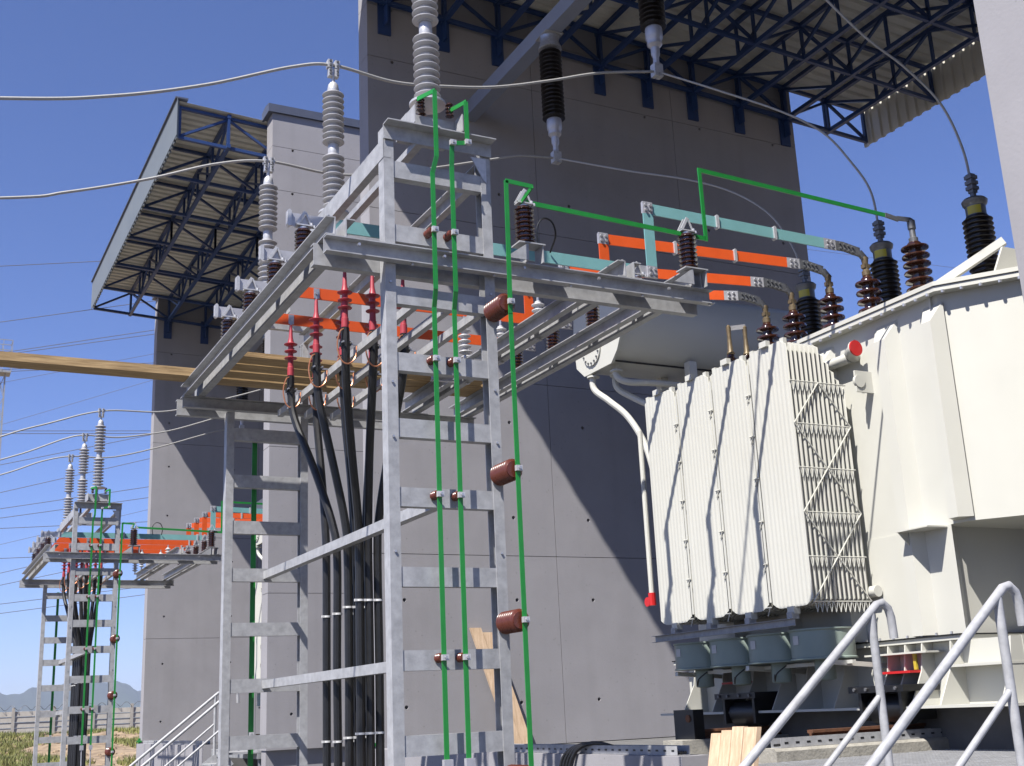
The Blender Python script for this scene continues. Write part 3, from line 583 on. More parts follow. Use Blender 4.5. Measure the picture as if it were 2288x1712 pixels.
# ------------------------------------------------------------------ power cables with red terminations
TX_ = (3.0, 3.235, 3.50); rnd = random.Random(5)
slots = {(j, i): (3.262 + .078*j, (8.98, 9.25, 9.51)[i] + .0*j) for j in range(3) for i in range(3)}
slots[(1, 2)] = (3.255, 9.77)
ordn = ('first', 'second', 'third'); phn = ('next to the teal bar', 'under the middle orange bar', 'under the outermost orange bar')
for i, y in enumerate(YB[1:]):
    for j, x in enumerate(TX_):
        t = thing('power_cable', (x, y, 0), 'black cable with red shedded end, %s from outside %s' % (ordn[j], phn[i]), 'cable', 'black cables with red terminations')
        zt = BZ-.05; jx = rnd.uniform(-.02, .02)
        MB().lathe([(.010, zt+.012), (.014, zt-.01), (.019, zt-.12), (.030, zt-.17), (.062, zt-.185), (.060, zt-.19), (.024, zt-.20), (.024, zt-.235), (.058, zt-.25), (.056, zt-.256), (.024, zt-.262), (.024, zt-.30), (.058, zt-.315), (.056, zt-.321), (.024, zt-.328), (.026, zt-.40), (.030, zt-.405), (.030, zt-.48), (.022, zt-.49)], (x, y, 0), n=14).build('termination', 'silicone_red', t)
        mb = MB(); mb.disc((x, y, zt-.002), EZ, .013, .04, 8); mb.disc((x, y-.008, BZ), -EY, .016, .02, 8); mb.bx(x-.025, x+.025, y-.012, y-.0078, BZ-.045, BZ+.045); mb.build('lug', 'bolt_steel', t)
        sx, sy = slots[(j, i)]
        pts = bezier([(x, y, zt-.485), (x+.005, y, 4.40), (x+(sx-x)*.10, y+(sy-y)*.12, 4.15), (x+(sx-x)*.55, y+(sy-y)*.60, 3.62), (sx+(x-sx)*.08, sy+(y-sy)*.08, 3.15), (sx, sy, 2.85), (sx+jx*.3, sy, 2.0), (sx, sy, 1.2), (sx, sy, 0.0)], 6)
        MB().tube(pts, .034, 10).build('sheath', 'rubber_black', t)
        mb = MB(); mb.bx(x-.04, x+.04, y-.03, y+.03, 4.42, 4.455); mb.disc((x, y, 4.40), EZ, .034, .02, 10); mb.disc((x, y, 4.46), EZ, .034, .02, 10); mb.build('cable_clamp', 'rubber_black', t, smooth=0)
        mb = MB(); mb.disc((x-.035, y-.034, 4.44), -EY, .008, .03, 6); mb.disc((x+.035, y-.034, 4.44), -EY, .008, .03, 6); mb.bar((x+.03, y, 4.44), (x+.10, y, 4.44), .012, .012); tag(mb.build('clamp_bolts', 'bolt_steel', t), kind='stuff')
        lp = [(x-.01, y-.02, 4.56), (x-.05, y-.03, 4.53), (x-.075, y-.03, 4.42), (x-.05, y-.035, 4.30), (x+.01, y-.04, 4.265), (x+.07, y-.035, 4.32), (x+.085, y-.03, 4.42)]
        MB().tube(bezier(lp, 5), .006, 6).build('earth_braid', 'copper', t)
        for zz in (2.48 - .03*i, 1.47 - .03*i): MB().lathe([(.036, -.008), (.040, -.008), (.040, .008), (.036, .008)], (sx, sy, zz), n=12).bx(sx-.05, sx-.03, sy-.03, sy-.015, zz-.009, zz+.009).build('cable_tie', 'tie_white', t)
        FAR.append((t, 'black cable by the fence, %s from outside %s' % (ordn[j], phn[i])))
# ------------------------------------------------------------------ planks on the platform
def plank(x0, x1, y0, w, z, h, label, skew=0.0, mat='wood_aged'):
    mb = MB(); mb.add([(x0, y0, z), (x1, y0+skew, z), (x1, y0+w+skew, z), (x0, y0+w, z), (x0, y0, z+h), (x1, y0+skew, z+h), (x1, y0+w+skew, z+h), (x0, y0+w, z+h)], [(0, 1, 2, 3), (4, 5, 6, 7), (0, 1, 5, 4), (1, 2, 6, 5), (2, 3, 7, 6), (3, 0, 4, 7)])
    return tag(mb.build('plank', mat, smooth=0), label, 'plank', 'timber planks on the tower platform')
plank(-2.6, 3.9, 11.05, .235, PZ2+.004, .08, 'long timber beam jutting out from the tower platform', .02)
plank(2.47, 5.15, 10.27, .23, PZ2+.004, .045, 'timber plank on the platform next to the cable ends', .05)
plank(2.44, 5.25, 10.53, .22, PZ2+.004, .045, 'timber plank between two others on the platform', .03)
plank(2.48, 5.50, 10.80, .22, PZ2+.004, .045, 'timber plank in front of the long beam on the platform', -.03)
# ------------------------------------------------------------------ hung insulators and high-voltage conductors
hb = thing('hanging_beam', (7.07, 9.4, 10.15), 'grey square steel beam crossing the bay below the canopy', 'beam', 'beams under the canopies')
MB().bx(6.99, 7.19, YM-PER+.375, YA-.005, 10.15, 10.37).build('box_section', 'beam_paint', hb, smooth=0)
mb = MB()
for y in (7.4, 9.7, 12.02): mb.bx(6.96, 7.22, y-.15, y+.15, 10.138, 10.149)
mb.build('mounting_plate', 'galvanised', hb, smooth=0); FAR.append((hb, 'grey steel beam below the far canopy'))
def hung(y, label, far):
    x = 7.09; t = thing('hung_insulator', (x, y, 10.137), label, 'insulator', 'dark insulators hung from the cross beam')
    MB().lathe([(.13, 10.137), (.13, 10.11), (.12, 10.06), (.15, 9.98), (.155, 9.95), (.11, 9.93)], (x, y, 0), n=24).build('top_flange', 'bolt_steel', t)
    MB().lathe(sheds(8.93, 9.93, 17, .105, .150), (x, y, 0), n=24).build('porcelain_body', 'porcelain_black', t)
    MB().lathe([(.09, 8.94), (.098, 8.92), (.098, 8.80), (.085, 8.78), (.085, 8.72), (.05, 8.68), (.05, 8.60), (.035, 8.56), (.035, 8.46)], (x, y, 0), n=18).build('bottom_cap', 'bare_aluminium', t)
    mb = MB(); mb.bx(x-.055, x-.005, y-.045, y+.045, 8.32, 8.47); mb.bx(x+.005, x+.055, y-.045, y+.045, 8.32, 8.47); mb.disc((x, y-.05, 8.40), EY, .045, .1, 12); mb.build('line_clamp', 'cast_aluminium', t, smooth=0)
    FAR.append((t, far))
hung(12.02, 'dark ribbed insulator hung from the beam nearest the shaded wall', 'dark hung insulator nearest the far wall')
hung(9.70, 'dark ribbed insulator hung at the middle of the beam', 'dark hung insulator at the middle of the far beam')
hung(7.40, 'dark ribbed insulator hung at the beam end away from the shaded wall', 'dark hung insulator at the near end of the far beam')
def conductor(pts, label, far, r=.0155):
    o = MB().tube(bezier(pts, 9), r, 8).build('line_conductor', 'conductor'); tag(o, label, 'conductor', 'stranded line conductors')
    if far: FAR.append((o, far))
    return o
conductor([(-14, 7.2, 5.2), (-6, 7.2, 5.4), (0, 7.2, 6.35), (2.0, 7.2, 6.98), (3.18, 7.2, 7.37), (4.4, 7.26, 7.47), (5.7, 7.33, 7.88), (7.09, 7.4, 8.39)], 'conductor over the arrester with green bars, planked tower', 'conductor over the arrester with green bars by the fence')
conductor([(-14, 9.35, 5.2), (-6, 9.35, 5.4), (-2, 9.35, 6.05), (.41, 9.35, 6.47), (1.26, 9.35, 6.67), (2.03, 9.35, 6.94), (2.79, 9.34, 7.28), (3.18, 9.32, 7.375), (3.81, 9.41, 7.39), (4.4, 9.47, 7.5), (4.97, 9.53, 7.65), (5.64, 9.59, 7.9), (6.29, 9.64, 8.16), (7.09, 9.7, 8.39)], 'conductor over the middle arrester of the planked tower', 'conductor over the middle arrester by the fence')
conductor([(-14, 11.45, 5.2), (-6, 11.45, 5.4), (-2, 11.45, 6.05), (.58, 11.45, 6.52), (1.17, 11.45, 6.68), (1.93, 11.45, 6.95), (2.61, 11.45, 7.24), (3.18, 11.45, 7.375), (4.03, 11.59, 7.43), (5.0, 11.73, 7.72), (6.08, 11.9, 8.13), (6.52, 11.96, 8.29), (7.09, 12.02, 8.39)], 'conductor over the rearmost arrester of the planked tower', 'conductor over the rearmost arrester by the fence')
HVB = [(8.645, 7.06), (8.62, 8.24), (8.68, 9.47)]
conductor([(7.09, 7.40, 8.39), (7.16, 7.38, 8.2), (7.71, 7.26, 7.62), (8.11, 7.17, 7.31), (8.44, 7.1, 6.96), (8.61, 7.07, 6.51), (8.645, 7.06, 6.05)], 'conductor curving down to the bushing beside the pitted wall', 'far conductor curving to the first bushing', .012)
conductor([(7.09, 9.70, 8.39), (7.54, 9.26, 8.03), (8.02, 8.81, 7.64), (8.31, 8.54, 7.32), (8.48, 8.37, 6.94), (8.6, 8.26, 6.56), (8.62, 8.24, 6.05)], 'conductor curving down to the middle black bushing', 'far conductor curving to the middle bushing', .012)
conductor([(7.09, 12.02, 8.39), (7.6, 11.2, 7.94), (8.02, 10.52, 7.59), (8.31, 10.07, 7.28), (8.51, 9.73, 6.9), (8.63, 9.55, 6.46), (8.68, 9.47, 6.05)], 'conductor curving down to the black bushing behind the orange bars', 'far conductor curving to the last bushing', .012)
# ------------------------------------------------------------------ overhead line beyond the site
WIRES = [(6.50, 45.93, 21.04, 48.74, 120.0), (6.97, 40.64, 20.84, 44.40, 121.5), (8.07, 38.13, 21.94, 41.88, 123.0), (8.18, 38.35, 22.23, 41.92, 124.5), (7.55, 37.06, 22.61, 39.18, 126.0), (7.66, 37.24, 22.89, 39.43, 127.5), (7.82, 36.46, 23.11, 41.10, 129.0), (8.21, 32.36, 23.49, 38.56, 130.5), (8.34, 32.09, 23.77, 33.11, 132.0), (8.46, 32.14, 24.05, 33.16, 133.5), (8.77, 29.07, 24.23, 33.35, 135.0), (9.07, 26.36, 24.50, 30.93, 136.5), (9.28, 24.87, 24.78, 27.96, 138.0), (9.45, 24.10, 25.10, 26.99, 139.5), (9.62, 23.20, 25.37, 24.42, 141.0), (9.84, 21.64, 25.59, 26.09, 142.5), (10.04, 20.31, 26.04, 21.25, 144.0), (10.26, 18.85, 26.05, 23.05, 145.5), (10.45, 17.67, 26.28, 21.39, 147.0), (10.69, 15.70, 26.59, 17.77, 148.5), (10.87, 14.78, 26.89, 16.96, 150.0), (144.08, 78.76, 190.29, 80.54, 151.5)]
for k, (xa, za, xb_, zb_, yy) in enumerate(WIRES):      # distant line spans: height at two stations, carried on straight with a slight sag
    p, q = V((xa, yy, za)), V((xb_, yy, zb_)); q0 = p + (p-q)*2.2; q1 = q + (q-p)*1.6; n = 16
    pts = [q0.lerp(q1, i/n) for i in range(n+1)]
    o = MB().tube(pts, .035 if k not in (6, 7, 15) else .022, 4).build('overhead_wire', 'wire_dark')
    tag(o, 'thin dark overhead wire crossing the open sky beyond the fence', 'wire', 'overhead wires beyond the fence')
c = V((7.19, 118.0, 35.97))
ms = thing('lattice_mast', (c.x, c.y, 0), 'lattice mast with a caged work platform at the edge of the sky', 'mast'); mb = MB()
for sx in (-.5, .5):
    for sy in (-.5, .5): mb.bar((c.x+sx, c.y+sy, 0), (c.x+sx*.7, c.y+sy*.7, c.z-1.6), .09, .09)
n = 16
for i in range(n):
    z0 = (c.z-1.6)*i/n; z1 = (c.z-1.6)*(i+1)/n; s = .5-.15*i/n
    for sy in (-1, 1): mb.bar((c.x-s, c.y+sy*s, z0), (c.x+s, c.y+sy*s, z1), .05, .05); mb.bar((c.x+s, c.y+sy*s, z0), (c.x-s, c.y+sy*s, z1), .05, .05)
mb.build('lattice', 'galvanised_dull', ms, smooth=0)
mb = MB(); mb.bx(c.x-.8, c.x+.8, c.y-.8, c.y+.8, c.z-1.6, c.z-1.4)
for zz in (c.z-.4, c.z+.6, c.z+1.6):
    for s in (-.8, .8): mb.bar((c.x-.8, c.y+s, zz), (c.x+.8, c.y+s, zz), .06, .06); mb.bar((c.x+s, c.y-.8, zz), (c.x+s, c.y+.8, zz), .06, .06)
for sx in (-.8, 0, .8):
    for sy in (-.8, .8): mb.bar((c.x+sx, c.y+sy, c.z-1.5), (c.x+sx, c.y+sy, c.z+1.6), .05, .05)
mb.build('work_cage', 'galvanised_dull', ms, smooth=0)
# ------------------------------------------------------------------ transformer
def poly_prism(mb, poly, z0, z1):
    n = len(poly); mb.add([(x, y, z) for z in (z0, z1) for x, y in poly], [(i, (i+1) % n, n+(i+1) % n, n+i) for i in range(n)] + [tuple(range(n-1, -1, -1)), tuple(range(n, 2*n))]); return mb
def yz_prism(mb, poly, x0, x1):
    n = len(poly); mb.add([(x, y, z) for x in (x0, x1) for y, z in poly], [(i, (i+1) % n, n+(i+1) % n, n+i) for i in range(n)] + [tuple(range(n-1, -1, -1)), tuple(range(n, 2*n))]); return mb
T = thing('transformer', (8.85, 8.8, 1.12), 'cream power transformer with radiators and fans in the roofed bay', 'transformer', 'power transformers')
LID = [(7.65, 6.80), (8.30, 5.95), (9.40, 5.95), (10.02, 6.80), (10.02, 10.75), (9.70, 11.15), (7.97, 11.15), (7.65, 10.75)]
def inset(d): return [(8.835 + (x-8.835)*(1-d/1.185), 8.55 + (y-8.55)*(1-d/2.6)) for x, y in LID]
LOW = [(7.75, 7.06), (7.90, 7.16), (9.92, 7.16), (9.92, 10.7), (9.66, 11.05), (8.0, 11.05), (7.75, 10.7)]
mb = MB(); poly_prism(mb, inset(.11), 2.92, 4.885); poly_prism(mb, LOW, 1.99, 2.92); mb.build('tank', 'paint_cream', T, smooth=0)
mb = MB(); poly_prism(mb, LID, 4.918, 4.955); poly_prism(mb, inset(.012), 4.872, 4.912); mb.build('lid', 'paint_cream', T, smooth=0)
mb = MB()
def along(a, b, step, f):
    a = V(a); b = V(b); n = max(1, int((b-a).length/step))
    for i in range(n): f(a.lerp(b, (i+.5)/n))
for a, b in zip(LID, LID[1:]+LID[:1]): along((a[0]*.993+8.83*.007, a[1]*.993+8.76*.007, 4.848), (b[0]*.993+8.83*.007, b[1]*.993+8.76*.007, 4.848), .135, lambda p: mb.disc(p, EZ, .016, .025, 6))
tag(mb.build('lid_bolts', 'bolt_steel', T), kind='stuff')
mb = MB(); poly_prism(mb, [(7.66, 7.05), (9.99, 7.05), (9.99, 11.1), (7.66, 11.1)], 1.985, 2.02); mb.build('tank_flange', 'paint_cream', T, smooth=0)
mb = MB(); poly_prism(mb, [(7.645, 7.04), (10.0, 7.04), (10.0, 11.11), (7.645, 11.11)], 2.0205, 2.032); mb.build('flange_gasket', 'rubber_black', T, smooth=0)
mb = MB(); along((7.66, 7.05, 2.033), (7.66, 11.1, 2.033), .16, lambda p: mb.disc(p, EZ, .012, .02, 6)); tag(mb.build('flange_bolts', 'bolt_steel', T), kind='stuff')
poly_prism(MB(), [(7.78, 6.55), (9.9, 6.55), (9.9, 11.0), (7.78, 11.0)], 1.475, 1.982).build('tank_base', 'paint_cream', T, smooth=0)
mb = MB(); mb.bx(7.44, 9.99, 6.42, 11.1, 1.46, 1.482); mb.bx(7.60, 7.775, 6.55, 7.15, 1.77, 1.79); mb.build('skid_plate', 'paint_cream', T, smooth=0)
for y in (6.56, 7.16, 7.47, 7.66, 7.86, 8.4, 8.9, 9.25, 9.7, 10.2, 10.7):
    mb = MB(); pr = [(7.78, 1.483), (7.46, 1.483), (7.62, 1.76), (7.66, 1.98), (7.78, 1.98)]; n = len(pr)
    mb.add([(x, yy, z) for yy in (y-.006, y+.006) for x, z in pr], [(i, (i+1) % n, n+(i+1) % n, n+i) for i in range(n)] + [tuple(range(n)), tuple(range(2*n-1, n-1, -1))]); mb.build('base_gusset', 'paint_cream', T, smooth=0)
for y0_, y1_ in ((7.48, 7.85), (9.72, 10.05)):
    MB().bx(7.50, 7.777, y0_, y1_, 1.745, 1.765).build('jacking_pad', 'paint_red', T, smooth=0)
    MB().bx(7.56, 7.777, y0_-.14, y1_+.2, 1.90, 1.915).build('pad_plate', 'paint_cream', T, smooth=0)
MB().bx(7.60, 7.62, 7.50, 7.53, 1.77, 1.898).build('hazard_tape', 'paint_yellow', T, smooth=0)
# box stiffeners on the tank side
for y0_, y1_, zl in ((6.84, 7.02, 2.95), (7.37, 7.60, 2.04), (8.2, 8.43, 2.04), (9.05, 9.28, 2.04), (9.9, 10.13, 2.04)):
    mb = MB(); a = (y1_-y0_)*.22
    for zz0, zz1, e in ((zl, 4.63, 0),):
        mb.add([(7.76, y0_-.02, zz0), (7.645, y0_+a, zz0), (7.645, y1_-a, zz0), (7.76, y1_+.02, zz0), (7.76, y0_-.02, zz1+.17), (7.645, y0_+a, zz1), (7.645, y1_-a, zz1), (7.76, y1_+.02, zz1+.17)], [(0, 1, 5, 4), (1, 2, 6, 5), (2, 3, 7, 6), (4, 5, 6, 7), (3, 2, 1, 0), (0, 4, 7, 3)])
    mb.build('stiffener', 'paint_cream', T, smooth=0)
mb = MB(); mb.bx(7.52, 7.76, 7.10, 7.46, 2.90, 2.912); mb.add([(7.53, 7.44, 2.90), (7.76, 7.44, 2.90), (7.76, 7.44, 2.68), (7.53, 7.45, 2.90), (7.76, 7.45, 2.90), (7.76, 7.45, 2.68)], [(0, 1, 2), (5, 4, 3), (0, 2, 5, 3)]); mb.build('jacking_bracket', 'paint_cream', T, smooth=0)
mb = MB(); mb.bx(7.735, 7.76, 6.93, 6.95, 4.60, 4.87); mb.build('lid_rib', 'paint_cream', T, smooth=0)
mb = MB(); mb.add([(7.98, 6.42, 4.957), (8.3, 6.42, 4.957), (8.3, 6.42, 5.20), (8.12, 6.42, 5.20), (7.98, 6.44, 4.957), (8.3, 6.44, 4.957), (8.3, 6.44, 5.20), (8.12, 6.44, 5.20)], [(0, 1, 2, 3), (7, 6, 5, 4), (0, 3, 7, 4), (1, 5, 6, 2), (2, 6, 7, 3)]); mb.bar((7.86, 7.0, 4.98), (8.25, 6.5, 5.30), .06, .07); mb.build('lid_bracket', 'paint_cream', T, smooth=0)
# radiators: fluted plates side by side
NP, RY0, PIT, RX = 13, 7.99, 0.595, 7.00
def plate_mesh(x, y0_, wd, z0, z1, cut=None):
    mb = MB(); n = 41; ys = [y0_ + wd*i/(n-1) for i in range(n)]
    def top(u): return z1 - .05*max(0, (abs(u-.5)-.36)/.14)
    def bot(u): return z0 + .05*max(0, (abs(u-.5)-.30)/.20)**1.5
    f, b = [], []
    for i, y in enumerate(ys):
        u = i/(n-1); e = .0092 - (.006 if i in (0, n-1) else 0); rip = .0028*math.cos(i*math.pi/2)
        f.append((x-e-rip, y)); b.append((x+e+rip, y))
    vs = []
    for (xf, y), (xb, _), i in zip(f, b, range(n)):
        u = i/(n-1); vs += [(xf, y, bot(u)), (xf, y, top(u)), (xb, y, top(u)), (xb, y, bot(u))]
    fs = []
    for i in range(n-1):
        for k in range(4): fs.append((i*4+k, i*4+(k+1) % 4, (i+1)*4+(k+1) % 4, (i+1)*4+k))
    fs += [(0, 1, 2, 3), (4*n-1, 4*n-2, 4*n-3, 4*n-4)]
    return mb.add(vs, fs)
first = None
for c in range(4):
    y0_ = RY0 + PIT*c; yc = y0_+.278
    R_ = MB(); R_.tube([(RX+.03, yc, 4.60), (7.70, yc, 4.60)], .042, 12)
    rad = R_.build('radiator', 'paint_cream', T)
    MB().tube([(RX+.03, yc, 2.46), (7.70, yc, 2.46)], .042, 12).build('lower_header', 'paint_cream', rad)
    MB().bx(RX-.03, RX+.02, yc-.05, yc+.05, 4.73, 4.785).build('lifting_lug', 'paint_cream', rad, smooth=0); MB().bx(RX-.02, RX+.05, yc-.045, yc+.045, 2.295, 2.36).build('foot_block', 'paint_cream', rad, smooth=0)
    for dy in (0.03, .47): MB().bx(RX+.01, RX+.05, y0_+dy, y0_+dy+.05, 4.70, 4.76).build('lifting_lug', 'paint_cream', rad, smooth=0)
    for i in range(NP):
        x = RX + .012 + .0522*i
        if first is None: first = plate_mesh(x, y0_, .540, 2.354, 4.739).build('radiator_plate', 'paint_cream', rad, smooth=60); fx = x
        elif c == 0 and i > 7: plate_mesh(x, y0_, .540, 2.354, 4.739-.075*(i-7)).build('radiator_plate', 'paint_cream', rad, smooth=60)
        else: share(first, 'radiator_plate', (x-fx, PIT*c, 0), rad)
    mb = MB()                                            # zigzag wire stays
    yl = y0_ - .008; xa, xb = RX, RX+.0522*12+.03; xm = (xa+xb)/2; rows_ = [4.345, 3.95, 3.55, 3.152, 2.763, 2.375]
    if c == 0:
        for z in rows_: mb.tube([(xa, yl, z), (xb, yl, z)], .006, 6)
        for k in range(5):
            if k % 2 == 0: mb.tube([(xm, yl-.004, rows_[k]), (xa, yl-.004, rows_[k+1])], .0065, 6); mb.tube([(xm, yl-.004, rows_[k]), (xb, yl-.004, rows_[k+1])], .0065, 6)
            else: mb.tube([(xa, yl-.004, rows_[k]), (xm, yl-.004, rows_[k+1])], .0065, 6); mb.tube([(xb, yl-.004, rows_[k]), (xm, yl-.004, rows_[k+1])], .0065, 6)
        for z in rows_:
            for i in range(NP-1): mb.tube([(RX+.012+.0522*i+.006, yl, z-.003), (RX+.012+.0522*(i+.5), yl+.005, z-.09)], .0045, 4); mb.tube([(RX+.012+.0522*(i+1)-.006, yl, z-.003), (RX+.012+.0522*(i+.5), yl+.005, z-.09)], .0045, 4)
    else:
        for z in rows_: mb.tube([(xa-.006, y0_-.045, z), (xa-.006, y0_+.02, z)], .007, 6); mb.tube([(xa-.006, y0_-.03, z), (xa-.006, y0_+.01, z-.07)], .005, 6)
        mb.bx(xa+.004, xa+.01, y0_-.042, y0_-.014, 2.42, 4.64)
    mb.build('wire_stay', 'paint_cream', rad)
MB().tube([(7.69, 7.92, 4.60), (7.69, 10.3, 4.60)], .05, 14).build('header_pipe', 'paint_cream', T)
MB().tube([(7.69, 7.92, 2.46), (7.69, 10.3, 2.46)], .05, 14).build('header_pipe', 'paint_cream', T)
mb = MB(); mb.disc((7.60, 7.74, 4.63), EY, .072, .018, 18); mb.tube([(7.60, 7.755, 4.63), (7.65, 7.86, 4.62), (7.72, 7.9, 4.61), (7.78, 7.9, 4.61)], .055, 12); mb.build('oil_pipe', 'paint_cream', T)
MB().disc((7.60, 7.724, 4.63), EY, .074, .0155, 18).build('blank_flange', 'paint_red', T)
mb = MB(); mb.bx(7.56, 7.76, 7.74, 7.76, 4.22, 4.42); mb.disc((7.60, 7.73, 4.32), EY, .06, .03, 14); mb.build('lifting_lug', 'paint_cream', T)
# fans
fan = None
for c in range(4):
    yc = RY0 + PIT*c + .278; xc = 7.30
    if fan is None:
        prof = [(.276, 1.900), (.29, 1.900), (.29, 1.912), (.278, 1.92), (.278, 2.140), (.29, 2.15), (.29, 2.162), (.266, 2.162), (.266, 1.905)]
        fan = MB().lathe(prof, (xc, yc, 0), n=36).build('fan_cowl', 'fan_paint', T); fy = yc
        MB().lathe([(.03, 1.72), (.085, 1.73), (.09, 1.74), (.09, 1.93), (.07, 1.97), (.02, 1.98)], (xc, yc, 0), n=18).build('fan_motor', 'fan_paint', fan)
        mb = MB()
        for k in range(6):
            a = k*math.pi/3; p = V((xc, yc, 2.0)); q = p + V((math.cos(a), math.sin(a), 0))*.24; mb.bar(p, q, .09, .006, V((math.cos(a+1.57)*.5, math.sin(a+1.57)*.5, .86)))
        mb.build('fan_blades', 'fan_paint', fan, smooth=0)
        MB().sweep([(-.034, 0), (.034, 0), (.034, .075), (-.034, .075)], (xc-.2785, yc+.02, 2.03), (xc-.2835, yc+.02, 2.03), EY, EZ).build('rating_label', 'label_white', fan, smooth=0)
        MB().tube(bezier([(xc-.08, yc, 1.80), (xc-.18, yc-.12, 1.74), (xc-.22, yc-.2, 1.80), (xc-.15, yc-.26, 1.87)], 6), .007, 6).build('fan_lead', 'rubber_black', fan)
        kids = list(fan.children)
    else:
        f2 = share(fan, 'fan_cowl', (0, yc-fy, 0), T)
        for k in kids: share(k, k.name.split('.')[0], (0, 0, 0), f2)
MB().channel((6.98, 8.22, 2.19), (6.98, 10.4, 2.19), .065, .05, -EX, EZ, .004).build('fan_tray', 'galvanised', T)
for c in range(4):
    mb = MB(); yc = RY0 + PIT*c + .278; mb.bx(6.96, 7.04, yc-.035, yc+.035, 2.25, 2.31); mb.build('tray_bracket', 'galvanised', T, smooth=0)
mb = MB()
for y in (8.0, 9.1, 10.25): mb.bar((7.1, y, 1.87), (7.78, y, 1.82), .05, .04)
mb.bar((7.3, 7.9, 1.865), (7.3, 10.3, 1.865), .04, .03); mb.build('fan_frame', 'paint_cream', T, smooth=0)
# bogies on rails
for y in (7.76, 9.68):
    b = MB().bx(7.36, 7.77, y-.32, y+.32, 1.60, 1.655).build('bogie', 'black_iron', T, smooth=0)
    for yy in (y-.25, y+.215): MB().bx(7.40, 7.77, yy, yy+.035, 1.37, 1.60).build('side_plate', 'black_iron', b, smooth=0)
    MB().bx(7.55, 7.76, y-.21, y+.21, 1.42, 1.59).build('axle_box', 'black_iron', b, smooth=0)
    MB().lathe([(.06, -.20), (.125, -.19), (.125, .19), (.06, .20)], (7.55, y, 1.462), EY, 24).build('wheel', 'black_iron', b)
    mb = MB()
    for dy in (-.24, -.08, .1, .24): mb.disc((7.358, y+dy, 1.628), -EX, .015, .015, 6)
    tag(mb.build('bogie_bolts', 'zinc_grey', b), kind='stuff')
# bushings
for i, (x, y) in enumerate(BUSH):
    b = MB().lathe([(.07, 4.956), (.075, 4.99), (.05, 5.0)] + [(r, z) for r, z in sheds(5.0, 5.36, 4, .055, .118, .5)] + [(.045, 5.37), (.035, 5.385)], (x, y, 0), n=24).build('low_voltage_bushing', 'porcelain_brown', T)
    mb = MB(); mb.lathe([(.04, 5.385), (.042, 5.43), (.03, 5.44), (.028, 5.52), (.032, 5.53), (.032, 5.57), (.01, 5.58)], (x, y, 0), n=12); mb.bx(x-.035, x+.035, y-.025, y+.025, 5.46, 5.50); mb.build('terminal', 'brass', b)
x, y = 7.885, 7.15
b = MB().lathe([(.08, 4.956), (.085, 4.99), (.06, 5.0)] + sheds(5.0, 5.47, 6, .06, .122, .45) + [(.05, 5.48)], (x, y, 0), n=24).build('neutral_bushing', 'porcelain_brown', T)
MB().lathe([(.04, 5.48), (.042, 5.52), (.028, 5.53), (.026, 5.60), (.036, 5.61), (.036, 5.69), (.02, 5.70)], (x, y, 0), n=12).build('terminal', 'zinc_grey', b)
for i, (x, y) in enumerate(HVB):
    b = MB().lathe([(.15, 4.956), (.16, 5.02), (.14, 5.04)] + sheds(5.04, 5.80, 16, .105, .138) + [(.10, 5.81)], (x, y, 0), n=28).build('high_voltage_bushing', 'porcelain_black', T)
    MB().lathe([(.09, 5.80), (.092, 5.81), (.092, 5.91), (.11, 5.93), (.118, 5.965), (.10, 5.985), (.03, 6.0), (.026, 6.06)], (x, y, 0), n=24).build('bushing_head', 'zinc_grey', b)
    mb = MB(); n = 10
    for k in range(n):
        a0 = math.radians(170 + 80*k/n); a1 = math.radians(170 + 80*(k+1)/n); r = .0935
        mb.add([(x+r*math.cos(a0), y+r*math.sin(a0), 5.82), (x+r*math.cos(a1), y+r*math.sin(a1), 5.82), (x+r*math.cos(a1), y+r*math.sin(a1), 5.90), (x+r*math.cos(a0), y+r*math.sin(a0), 5.90)], [(0, 1, 2, 3)])
    mb.build('yellow_label', 'paint_yellow', b, recalc=False)
    mb = MB(); mb.bx(x-.03, x+.03, y-.03, y+.03, 6.05, 6.24)
    for z in (6.08, 6.135, 6.19): mb.bx(x-.045, x+.045, y-.04, y+.04, z, z+.035)
    mb.build('line_terminal', 'zinc_grey', b, smooth=0)
for dy in (0, .14):
    b = MB().lathe([(.05, 4.956)] + sheds(4.96, 5.10, 2, .04, .06) + [(.035, 5.11)], (7.66+dy*1.3, 9.6-dy*.3, 0), n=14).build('auxiliary_bushing', 'porcelain_brown', T)
    MB().lathe([(.03, 5.10), (.045, 5.12), (.03, 5.15), (.022, 5.30), (.026, 5.42), (.01, 5.44)], (7.66+dy*1.3, 9.6-dy*.3, 0), n=12).build('terminal', 'brass', b)
MB().bar((7.66, 9.59, 5.40), (7.85, 9.55, 5.43), .008, .05).build('shorting_plate', 'bare_aluminium', T, smooth=0)
# conservator with pipes, beyond the tank end
sec = [(11.80, 5.66), (12.40, 5.66), (12.57, 5.80), (12.61, 6.14), (12.57, 6.48), (12.38, 6.63), (11.78, 6.63), (11.58, 6.48), (11.53, 6.25), (11.55, 5.96), (11.66, 5.78)]
cons = yz_prism(MB(), sec, 7.59, 11.0).build('conservator', 'paint_cream', T, smooth=50)
big = [(12.07 + (y-12.07)*1.07, 6.14 + (z-6.14)*1.08) for y, z in sec]
yz_prism(MB(), big, 7.555, 7.585).build('end_plate', 'paint_cream', cons, smooth=0)
cov = MB().disc((7.553, 12.20, 5.92), -EX, .215, .02, 24).build('manhole_cover', 'paint_cream', cons)
mb = MB()
for k in range(16): mb.disc((7.532, 12.20+.185*math.cos(k*.3927), 5.92+.185*math.sin(k*.3927)), -EX, .014, .014, 6)
tag(mb.build('cover_bolts', 'zinc_grey', cov), kind='stuff')
